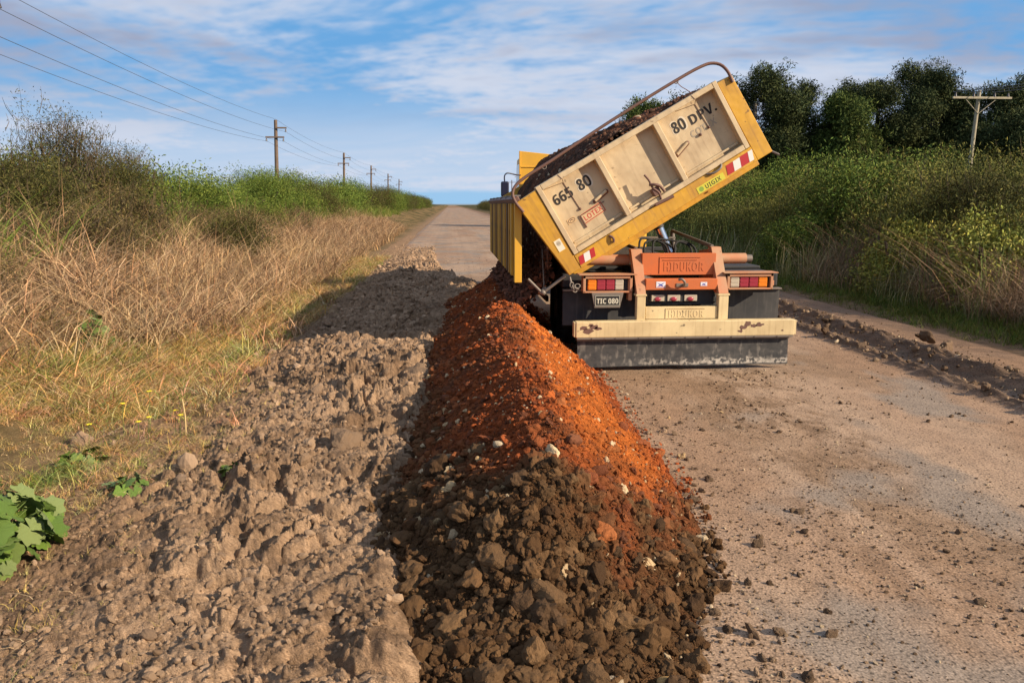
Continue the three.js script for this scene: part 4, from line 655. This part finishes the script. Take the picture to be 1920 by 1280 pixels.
grass('seeding_stalks', 'tall pale seeding grass stalks at the foot of the roadside thicket', spots(66, 2600, (r) => {
  const d = 11 + Math.pow(r(), 1.3) * 30, x = 8.0 + r() * 3.4, z = -d; if (fbm(x * 0.5, z * 0.4, 2) < -0.1) return null;
  return [x, groundH(x, z) - 0.03, z, 0.7 + 0.6 * r(), 0.9 + 0.4 * r(), r() * 6.3, hue(r, 0.4)];
}), [tuft(51, 7, 0.95, 0.12, 0.35, 0.012, [[0.40, 0.35, 0.16], [0.28, 0.27, 0.10], [0.16, 0.2, 0.05]], 0.2), tuft(52, 6, 0.8, 0.1, 0.5, 0.013, [[0.45, 0.38, 0.2], [0.2, 0.2, 0.07]], 0.3)]);
grass('brown_brush', 'brown dead brushwood beside the wheel track', spots(67, 2600, (r) => {
  const d = 8.5 + r() * 9, x = 7.9 + r() * 3.2, z = -d, n = fbm(x * 0.6 + 2, z * 0.5, 2); if (n < 0.0 - 0.25 * sm(13, 10, d) || x < 8.2) return null;
  return [x, groundH(x, z) - 0.03, z, 0.75 + 0.5 * r(), 0.9 + 0.4 * r(), r() * 6.3, hue(r, 0.5)];
}), [tuft(71, 14, 1.0, 0.25, 0.8, 0.008, [[0.23, 0.15, 0.09], [0.33, 0.22, 0.135], [0.15, 0.098, 0.062]], 0.4), tuft(72, 14, 0.8, 0.25, 0.9, 0.009, [[0.26, 0.175, 0.105], [0.38, 0.265, 0.165]], 0.5)]);
// straw litter on the bare dirt near the camera
grass('straw_litter', 'bits of straw and thin dry grass on the bare dirt', spots(68, 2600, (r) => {
  const d = 2.4 + r() * 5, x = -1.2 - r() * 2.4, z = -d; if (r() > sm(-1.1, -2.2, x) * 0.8 + 0.08) return null;
  return [x, surfaceH(x, z), z, 0.4 + 0.7 * r(), 0.35 + 0.4 * r(), r() * 6.3, hue(r, 0.5)];
}), [tuft(81, 4, 0.09, 0.09, 1.8, 0.0032, DRY, 1), tuft(82, 3, 0.12, 0.1, 2.2, 0.003, DRY, 1), tuft(83, 7, 0.1, 0.04, 0.8, 0.0035, YGRASS, 0.3)]);

// ---- shrubs and trees: stems and a crown of many leaf sprays
const OLIVE = [[0.082, 0.078, 0.021], [0.058, 0.058, 0.016], [0.11, 0.10, 0.03], [0.038, 0.04, 0.012]], GREEN = [[0.09, 0.135, 0.022], [0.13, 0.175, 0.03], [0.05, 0.08, 0.015], [0.165, 0.20, 0.04]], LIME = [[0.28, 0.28, 0.05], [0.36, 0.33, 0.08], [0.19, 0.205, 0.038]], EUCA = [[0.040, 0.052, 0.017], [0.055, 0.070, 0.024], [0.026, 0.034, 0.012], [0.075, 0.09, 0.034]], YOLIVE = [[0.165, 0.163, 0.038], [0.115, 0.12, 0.028], [0.225, 0.21, 0.055], [0.07, 0.078, 0.018]];
const BOLIVE = [[0.13, 0.098, 0.038], [0.095, 0.074, 0.03], [0.17, 0.125, 0.055], [0.06, 0.048, 0.02]];
const sprays = {
  brownolive: [leafBall(221, 170, 0.42, 0.06, 0.012, BOLIVE, 0.4, 14), leafBall(222, 170, 0.46, 0.06, 0.012, [...BOLIVE, ...OLIVE], 0.4, 14)],
  olive: [leafBall(201, 230, 0.42, 0.06, 0.013, OLIVE, 0.35), leafBall(202, 210, 0.46, 0.065, 0.013, OLIVE, 0.45, 6)], green: [leafBall(203, 210, 0.42, 0.058, 0.020, GREEN, 0.25), leafBall(204, 210, 0.46, 0.065, 0.020, GREEN, 0.3)], yolive: [leafBall(211, 230, 0.42, 0.055, 0.014, YOLIVE, 0.5), leafBall(212, 230, 0.46, 0.06, 0.014, YOLIVE, 0.5, 6)],
  lime: [leafBall(205, 90, 0.30, 0.06, 0.026, LIME, 0.4)], fine: [leafBall(206, 95, 0.40, 0.05, 0.016, OLIVE, 0.3, 16), leafBall(216, 85, 0.40, 0.05, 0.016, OLIVE, 0.3, 16)], euca: [leafBall(207, 150, 0.72, 0.20, 0.055, EUCA, -0.25), leafBall(208, 150, 0.78, 0.20, 0.06, EUCA, -0.15)], eucaGreen: [leafBall(209, 150, 0.70, 0.2, 0.06, [[0.062, 0.09, 0.02], [0.08, 0.112, 0.026], [0.042, 0.062, 0.015], [0.10, 0.125, 0.032]], -0.1)],
};
function crownItems(r, lobes, n, scale, upright = false) {   // sprays spread through lobes [x, y, z, rx, ry, rz], denser towards the outside, with gaps
  const vol = lobes.map((l) => l[3] * l[4] * l[5]), tot = vol.reduce((a, b) => a + b), out = [], o = r() * 90;
  lobes.forEach((l, k) => { const m = Math.round(n * 0.24 * vol[k] / tot); for (let i = 0; i < m; i++) {
    const v = new THREE.Vector3(r() - 0.5, r() - 0.5, r() - 0.5).normalize(), q = Math.pow(r(), 0.42) * (1 + 0.28 * pn(v.x * 2.4 + o + k * 3, v.y * 2.4 + v.z * 2.1));
    const x = l[0] + v.x * q * l[3], y = l[1] + v.y * q * l[4], z = l[2] + v.z * q * l[5];
    if (pn(x * 1.7 / l[3] + o, y * 1.7 / l[4] + z) < -0.30) continue;
    const s = scale * (0.65 + 0.7 * r()); out.push([x, y, z, s, s, s, upright ? (r() - 0.5) * 0.9 : r() * 6.3, r() * 6.3, upright ? (r() - 0.5) * 0.9 : r() * 6.3, hue(r, 0.5)]);
  } });
  return out;
}
function branchy(r, h, spread, n, r0) { const gs = []; for (let i = 0; i < n; i++) { const a = r() * 6.28, q = spread * (0.3 + 0.7 * r()), x0 = 0.12 * Math.cos(a), z0 = 0.12 * Math.sin(a), hh = h * (0.6 + 0.4 * r()); gs.push(tube([[x0, -0.1, z0], [x0 + Math.cos(a) * q * 0.35, hh * 0.45, z0 + Math.sin(a) * q * 0.35], [x0 + Math.cos(a) * q, hh, z0 + Math.sin(a) * q]], r0 * (0.6 + 0.6 * r()), 5, 6)); } return gs; }
function shrub(name, label, category, x, z, h, rx, kind, n, seed, opt = {}) {
  const r = rng(seed), g = new THREE.Group(), y = groundH(x, z); g.position.set(x, y, z);
  part('stems', branchy(r, h * 0.85, rx * 0.7, opt.stems || 7, opt.stemR || 0.022), opt.stemMat || M.stem, g);
  const lobes = []; const k = opt.lobes || 6; for (let i = 0; i < k; i++) { const a = r() * 6.28, q = rx * 0.55 * Math.sqrt(r()), hh = h * (0.38 + 0.42 * r()); lobes.push([Math.cos(a) * q, hh, Math.sin(a) * q, rx * (0.38 + 0.25 * r()), h * (0.2 + 0.16 * r()), rx * (0.38 + 0.25 * r())]); }
  lobes.push([0, h * 0.35, 0, rx * 0.9, h * 0.33, rx * 0.9]);
  const items = crownItems(r, lobes, n, opt.scale || 1, true), sh = sprays[kind], by = sh.map(() => []); items.forEach((t, i) => by[i % sh.length].push(t));
  by.forEach((b, i) => b.length && scatter('foliage', g, sh[i], M.leaf, b));
  top(g, name); tag(g, label, category, opt.group); return g;
}
function mass(name, label, seed, list, kind, per, scale) {   // a far or closed growth that reads as one: list of [x, z, h, r]
  const g = new THREE.Group(), r = rng(seed), items = [];
  for (const [x, z, h, rr] of list) { const y = groundH(x, z); items.push(...crownItems(r, [[x, y + h * 0.48, z, rr, h * 0.52, rr], [x + rr * (r() - 0.5), y + h * 0.75, z + rr * (r() - 0.5), rr * 0.5, h * 0.32, rr * 0.5]], per, scale, true)); }
  const sh = sprays[kind], by = sh.map(() => []); items.forEach((t, i) => by[i % sh.length].push(t)); by.forEach((b, i) => scatter('foliage', g, sh[i], M.leaf, b));
  top(g, name); tag(g, label, 'bushes', null, 'stuff');
}
// left bank
const LS = [['olive', -7.9, -15.4, 1.45, 1.25, 1000], ['olive', -8.8, -16.6, 1.95, 1.4, 1100], ['fine', -8.7, -18.2, 2.75, 1.15, 560], ['olive', -8.5, -19.9, 2.05, 1.2, 850], ['fine', -8.6, -22.0, 2.25, 1.3, 520], ['green', -7.9, -20.6, 1.3, 1.1, 800], ['brownolive', -7.2, -17.4, 1.15, 1.2, 800], ['brownolive', -6.2, -14.2, 0.85, 0.8, 450], ['green', -8.3, -26, 1.45, 1.7, 1000], ['green', -8.3, -30, 1.4, 1.9, 1100], ['green', -8.1, -34.5, 1.8, 1.6, 1000], ['green', -7.9, -39.5, 1.6, 2.1, 1100], ['olive', -7.7, -45, 1.85, 2.2, 1100], ['olive', -5.2, -19.5, 1.1, 0.8, 400]];
const LL = ['low broad olive shrub at the photo edge on the bank', 'olive shrub behind the low one at the photo edge', 'tall sparse shrub, highest on the left skyline', 'olive shrub just past the tallest one on the bank', 'thin twiggy shrub where the skyline drops', 'bright green bush among dead stems below the twiggy shrub', 'dull brownish bush in front of the skyline shrubs', 'small brownish bush standing amid the dead stems', 'first bright green bush of the row leading to the poles', 'second bright green bush of the row below the nearest pole', 'third green bush of the row, beside the nearest pole', 'fourth green bush of the row, just past the nearest pole', 'darker olive bush ending the row of green bushes', 'small dark bush alone amid dead stems near the mud'];
LS.forEach(([k, x, z, h, rr, n], i) => shrub('shrub', LL[i], 'shrub', x, z, h, rr, k, n, 300 + i, { group: 'shrubs along the weedy bank', stems: k === 'fine' ? 12 : 7 }));
{ const r = rng(401), far = [], farOlive = []; for (let z = -50; z > -260; z -= 3.6 + 2 * r()) { (r() < 0.5 ? far : farOlive).push([-7.4 - 2.5 * r(), z, 1.9 + 0.9 * r(), 2.2]); far.push([-13 - 5 * r(), z, 2.2 + r(), 2.8]); } for (let x = -10; x > -60; x -= 2.6) { far.push([x, -26 - 20 * r(), 1.7 + 0.8 * r(), 2.2]); }
  mass('hedgerow', 'green brush running along the bank towards the far end of the road', 402, far, 'green', 260, 1.8); mass('hedgerow', 'dull olive scrub along the distant part of the bank', 403, farOlive, 'olive', 260, 1.8);
  const rf = []; for (let z = -60; z > -300; z -= 5) rf.push([11.2 + 2 * r(), z, 1.6 + 1.0 * r(), 2.3]); mass('hedgerow', 'small dark bushes beside the far end of the road behind the truck', 404, rf, 'olive', 240, 1.9); }
{ const r = rng(441), l = []; for (let i = 0; i < 46; i++) { const d = 10 + 26 * Math.pow(r(), 1.2); l.push([-5.6 - 2.6 * r() - 0.02 * d, -d, 0.45 + 0.4 * r(), 0.5 + 0.4 * r()]); } mass('bank_brush', 'low brownish olive brush between the dead stems and the shrubs', 442, l, 'brownolive', 150, 0.8); }
// right thicket
{ const r = rng(411), list = [], front = []; for (let i = 0; i < 110; i++) { const d = 15 + 42 * Math.pow(r(), 1.1), x = 10.2 + r() * (6 + d * 0.75); list.push([x, -d, 1.7 + 1.2 * r() + 0.02 * (d - 15), 1.5 + 0.6 * r()]); } for (let i = 0; i < 55; i++) { const d = 10.5 + 30 * r(), x = 9.8 + r() * 4; front.push([x, -d, 1.4 + 0.7 * r(), 1.1 + 0.5 * r()]); }
  mass('thicket', 'dense green shrub thicket on the far side of the wheel track', 412, list.filter((q, i) => i % 2), 'green', 420, 1.35); mass('thicket', 'yellowish olive bushes mixed through the dense green thicket', 414, list.filter((q, i) => i % 2 === 0), 'yolive', 420, 1.35); mass('thicket', 'olive brush filling the front of the roadside thicket', 413, front, 'yolive', 420, 1.15); }
shrub('shrub', 'lime green tipped shrub standing in front of the thicket', 'shrub', 8.7, -14.4, 1.5, 0.75, 'lime', 900, 421, { group: 'shrubs in front of the thicket' });
shrub('shrub', 'leafy pale green bush at the photo edge below the leaning pole', 'shrub', 8.9, -12.1, 1.6, 0.8, 'lime', 800, 422, { group: 'shrubs in front of the thicket', scale: 1.1 });
shrub('shrub', 'bright green shrub at the thicket edge beside the truck', 'shrub', 8.9, -19.5, 1.3, 0.9, 'green', 500, 423, { group: 'shrubs in front of the thicket' });
shrub('shrub', 'dark olive bush between the lime tipped shrub and the pale bush', 'shrub', 10.4, -14.6, 2.1, 1.3, 'olive', 1100, 424, { group: 'shrubs in front of the thicket' });
// eucalyptus row
function tree(label, x, z, h, rx, kind, n, seed) {
  const r = rng(seed), g = new THREE.Group(), y = groundH(x, z); g.position.set(x, y, z);
  const lean = (r() - 0.5) * 0.8, gs = [tube([[0, -0.2, 0], [lean * 0.3, h * 0.35, 0], [lean, h * 0.82, 0.2]], 0.16, 8, 14)], lobes = [];
  for (let i = 0; i < 20; i++) { const a = r() * 6.28, t = 0.25 + 0.70 * (i / 19), q = rx * (0.25 + 0.65 * r()) * Math.sin(Math.PI * clamp(0.22 + (1 - t) * 0.72, 0, 1)), hy = h * t; if (i % 2) gs.push(tube([[lean * t * 0.8, hy - h * 0.1, 0], [Math.cos(a) * q * 0.5, hy - h * 0.02, Math.sin(a) * q * 0.5], [Math.cos(a) * q, hy + h * 0.05, Math.sin(a) * q]], 0.05, 6, 8)); lobes.push([Math.cos(a) * q, hy + h * 0.03, Math.sin(a) * q, rx * (0.20 + 0.17 * r()), h * (0.055 + 0.06 * r()), rx * (0.20 + 0.17 * r())]); }
  lobes.push([lean, h * 0.93, 0, rx * 0.2, h * 0.09, rx * 0.2], [0, h * 0.40, 0, rx * 0.5, h * 0.24, rx * 0.5]);
  part('trunk', gs, M.bark, g); const items = crownItems(r, lobes, n, 1), sh = sprays[kind], by = sh.map(() => []); items.forEach((t, i) => by[i % sh.length].push(t)); by.forEach((b, i) => b.length && scatter('crown', g, sh[i], M.leaf, b));
  top(g, 'tree'); tag(g, label, 'tree', 'dark trees behind the thicket');
}
[['tall narrow dark tree rising right behind the raised truck body corner', 22.9, -58, 11.4, 3.2, 'euca', 2600], ['dark tree with see-through crown, second from the truck', 26.9, -60, 10.5, 2.9, 'euca', 2100], ['brighter green conical tree, third from the truck', 29.6, -57, 9.4, 2.6, 'eucaGreen', 1900], ['broad dark tree, just past the green conical one', 34.2, -61, 10.7, 4.4, 'euca', 4000], ['highest broad tree of the row, left of the leaning pole', 38.4, -61, 12.0, 4.6, 'euca', 4400], ['dark tree directly behind the leaning pole', 43.0, -60, 10.4, 4.6, 'euca', 3600], ['dark tree at the photo edge beyond the leaning pole', 47.8, -60, 11.0, 4.8, 'euca', 3600], ['low dark tree filling the gap beside the broad one', 32.0, -66, 8.2, 3.4, 'euca', 2400], ['small tree seen in the gap between tarp hoop and soil load', 15.0, -62, 9.6, 2.3, 'eucaGreen', 1500], ['dark tree mostly hidden behind the tipped truck body', 19.4, -60, 9.8, 3.2, 'euca', 2000], ['bushy lower tree between pole and highest tree', 40.8, -54, 7.2, 3.6, 'euca', 2400]].forEach(([l, x, z, h, rx, k, n], i) => tree(l, x, z, h * 0.96, rx, k, n, 500 + i));
{ const r = rng(431), l = []; for (let x = 18; x < 64; x += 1.5) l.push([x, -63 - 7 * r(), 5.4 + 2.6 * r(), 2.7]); mass('tree_belt', 'dark undergrowth filling the space between the tree trunks', 432, l, 'euca', 420, 1.1); }

// ---- broad-leaved plant at the near left, small rosette with yellow flowers, upright straw
function lobedLeaf(len, lobes, curl, seed) {
  const r = rng(seed), n = 26, P = [0, 0, 0], I = [], U = [0.5, 0];
  for (let i = 0; i <= n; i++) { const a = -Math.PI * 0.92 + (i / n) * Math.PI * 1.84, k = len * (0.42 + 0.07 * Math.cos(a * lobes) + 0.03 * Math.cos(a * lobes * 3 + 1) + 0.26 * (0.5 + 0.5 * Math.cos(a)) + 0.03 * (r() - 0.5)), x = Math.sin(a) * k, z = Math.cos(a) * k; P.push(x * 0.95, -curl * (x * x + z * z) / len + 0.035 * len * Math.cos(a * lobes * 2), z); U.push(x / len + 0.5, z / len); }
  for (let i = 1; i <= n; i++) I.push(0, i, i + 1);
  const g = new THREE.BufferGeometry(); g.setAttribute('position', new THREE.Float32BufferAttribute(P, 3)); g.setAttribute('uv', new THREE.Float32BufferAttribute(U, 2)); g.setIndex(I); g.computeVertexNormals(); return g;
}
const leafTones = [[0.15, 0.245, 0.032], [0.19, 0.27, 0.05], [0.11, 0.19, 0.026], [0.22, 0.28, 0.09]].map((c) => mat({ color: lin(...c), roughness: 0.5, bumpMap: rep(tGrainBump, 3), bumpScale: 0.006 })), leafShapes = [lobedLeaf(0.13, 7, 0.35, 1), lobedLeaf(0.13, 9, 0.5, 2), lobedLeaf(0.13, 5, 0.25, 3)];
function leafyPlant(name, label, x, z, h, rr, n, size, seed) {
  const r = rng(seed), g = new THREE.Group(); g.position.set(x, surfaceH(x, z) - 0.01, z); const st = [], at = [];
  for (let i = 0; i < n; i++) { const a = r() * 6.28, q = rr * Math.sqrt(r()), y = h * (0.12 + 0.88 * r()) * (1.05 - 0.55 * q / rr), X = Math.cos(a) * q, Z = Math.sin(a) * q; st.push(tube([[X * 0.15, 0, Z * 0.15], [X * 0.55, y * 0.7, Z * 0.55], [X, y, Z]], 0.0035, 4, 5)); at.push([X, y, Z, a]); }
  part('stalks', st, M.greenStem, g);
  for (const [X, y, Z, a] of at) { const m = new THREE.Mesh(leafShapes[Math.floor(r() * 3)], leafTones[Math.floor(r() * 4)]); m.name = 'leaf'; m.position.set(X, y, Z); m.rotation.set(0, 0, 0); m.rotation.order = 'YXZ'; m.rotation.y = Math.PI / 2 - a + (r() - 0.5) * 1.2; m.rotation.x = -0.35 + 1.5 * r(); m.rotation.z = (r() - 0.5) * 1.5; const s = size * (0.55 + 0.7 * r()); m.scale.set(s, s, s); g.add(m); }
  top(g, name); tag(g, label, 'plant'); return g;
}
leafyPlant('leafy_plant', 'lush broad-leaved green plant at the near dirt edge', -2.40, -3.85, 0.50, 0.33, 260, 0.8, 601);
leafyPlant('rosette_plant', 'small flat green rosette in the dirt below the yellow flowers', -2.66, -5.55, 0.12, 0.16, 26, 0.75, 602);
leafyPlant('rosette_plant', 'dark little leafy weed beside the lush broad-leaved plant', -2.05, -4.75, 0.10, 0.14, 18, 0.7, 603);
leafyPlant('rosette_plant', 'tiny green weed alone on the bare churned mud', -1.42, -4.9, 0.05, 0.09, 12, 0.5, 604);
leafyPlant('leafy_plant', 'upright green weed standing before the dead stems', -4.15, -9.1, 0.55, 0.22, 90, 0.6, 605);
const FL = [[-2.82, -5.95, 0.17], [-2.62, -6.1, 0.26], [-2.45, -6.2, 0.34], [-2.37, -5.95, 0.20], [-2.43, -5.9, 0.18], [-2.22, -6.1, 0.20], [-2.15, -6.0, 0.19]], FN = ['nearest yellow flower above the small rosette', 'second yellow flower from the rosette', 'highest yellow flower of the scattered group', 'yellow flower in the middle of the scattered group', 'yellow flower just beside the middle one', 'yellow flower next to the upright straw', 'yellow flower touching the upright straw'];
FL.forEach(([x, z, h], i) => { const g = new THREE.Group(), r = rng(620 + i); g.position.set(x, surfaceH(x, z), z); part('stalk', [tube([[0, 0, 0], [0.01, h * 0.6, 0], [0.02, h, 0.01]], 0.002, 4, 5)], M.greenStem, g); const pt = []; for (let k = 0; k < 6; k++) { const a = k / 6 * 6.28 + r(); pt.push(new THREE.SphereGeometry(0.011, 6, 4).scale(1, 0.35, 0.7).translate(0.012, 0, 0).rotateY(a).translate(0.02, h, 0.01)); } part('blossom', pt, M.petal, g); top(g, 'yellow_flower'); tag(g, FN[i], 'flower', 'yellow flowers on the dirt'); });
{ const s = new THREE.Mesh(merge([tube([[0, 0, 0], [0.004, 0.16, 0], [-0.004, 0.30, 0.01]], 0.006, 5, 8)]), mat({ color: lin(0.58, 0.42, 0.19), roughness: 0.8 })); s.position.set(-2.12, surfaceH(-2.12, -6.05), -6.05); top(s, 'straw_stalk'); tag(s, 'single upright pale straw stalk beside the yellow flowers', 'stalk'); }

// ---------------------------------------------------------------- poles and wires
function pole(label, x, z, h, opt) {
  const g = new THREE.Group(); g.position.set(x, groundH(x, z), z); const m = opt.pale ? M.woodPale : M.wood, y0 = groundH(x, z);
  part('shaft', [rod([0, -0.2, 0], [opt.lean || 0, h - y0, 0], opt.r || 0.15, (opt.r || 0.15) * 0.7, 14)], m, g);
  for (const [x0, x1, y] of opt.arms) { const a = part('crossarm', [bc(x0, x1, y - 0.055, y + 0.055, 0.13, 0.23, 0.01)], m, g); a.position.y = -y0; a.position.x = (opt.lean || 0) * 0.95; }
  for (const [x0, y, up] of opt.pots) { const p = part('insulator', [new THREE.CylinderGeometry(0.05, 0.07, 0.11, 10).translate(0, 0.06, 0), new THREE.CylinderGeometry(0.035, 0.05, 0.10, 10).translate(0, 0.15, 0)], M.ceramic, g); p.position.set(x0 + (opt.lean || 0) * 0.95, y - y0 + (up ? 0.05 : -0.28), 0.18); }
  if (opt.brace) for (const s of [-1, 1]) part('brace', [rod([(opt.lean || 0) * 0.85, opt.brace - 0.75 - y0, 0.12], [(opt.lean || 0) + s * 0.8, opt.brace - 0.06 - y0, 0.18], 0.02, 0.02, 6)], m, g);
  top(g, 'utility_pole'); tag(g, label, 'utility pole', opt.pale ? null : 'utility poles along the bank'); return g;
}
const PZ = [-23.5, -60, -97, -128, -162, -196], PX = [-13.2, -13.05, -13.05, -12.9, -12.9, -12.9];
const PL = ['wooden pole just out of sight that carries the near ends of the wires', 'nearest wooden utility pole with two crossarms above the green bushes', 'second wooden utility pole along the bank', 'third wooden utility pole along the bank', 'fourth utility pole, small above the far scrub', 'farthest utility pole, at the end of the bank'];
PZ.forEach((z, i) => pole(PL[i], PX[i], z, 8.0, { r: 0.17, lean: 0.2, arms: [[-0.75, 0.62, 6.75], [0.0, 0.82, 7.42]], pots: [[-0.68, 6.75, false], [0.55, 6.75, false], [0.75, 7.42, false]] }));
pole('pale leaning utility pole with one crossarm in front of the dark trees', 27.6, -40, 7.75, { pale: true, r: 0.125, lean: 0.22, arms: [[-1.55, 1.7, 7.35]], pots: [[-1.4, 7.35, true], [-0.4, 7.35, true], [0.75, 7.35, true], [1.5, 7.35, true]], brace: 7.3 });
function wire(name, label, pts, group, rad = 0.009) { // hanging spans between the given points
  const all = []; for (let i = 0; i < pts.length - 1; i++) for (let k = 0; k < 12; k++) { const t = k / 12, a = pts[i], b = pts[i + 1], L = Math.hypot(b[0] - a[0], b[2] - a[2]); all.push([mix(a[0], b[0], t), mix(a[1], b[1], t) - 4 * t * (1 - t) * L * 0.010, mix(a[2], b[2], t)]); } all.push(pts[pts.length - 1]);
  const g = part('x', [tube(all, rad, 5, all.length * 2)], M.wire, scene); scene.remove(g); top(g, name); tag(g, label, 'wire', group);
}
for (const [dx, y, l] of [[-0.48, 6.45, 'lowest power wire hanging from the outer end of the lower crossarms'], [0.75, 6.45, 'power wire hanging from the inner end of the lower crossarms'], [0.95, 7.12, 'power wire hanging from the upper crossarms of the bank poles']]) wire('power_line', l, PZ.map((z, i) => [PX[i] + dx, y, z + 0.18]), 'wires of the bank poles');
wire('power_line', 'thin topmost wire running over the bank pole tops', PZ.map((z, i) => [PX[i] + 0.2, 8.05, z]), 'wires of the bank poles');
for (const [dx, l] of [[-1.32, 'wire from the outer insulator of the pale leaning pole'], [-0.32, 'wire from the inner insulator of the pale leaning pole'], [0.83, 'wire from the third insulator of the pale leaning pole']]) wire('power_line', l, [[27.6 + dx, 7.62, -39.82], [44 + dx, 8.9, -16]], 'wires of the pale pole', 0.022);
for (const [x, z, h, l] of [[13.5, -150, 7.5, 'distant pole beside the truck mirror'], [14.5, -185, 7.5, 'more distant slim pole beside the truck mirror']]) pole(l, x, z, h, { r: 0.14, arms: [[-1.2, 1.2, h - 0.5]], pots: [] });

renderer.render(scene, camera);
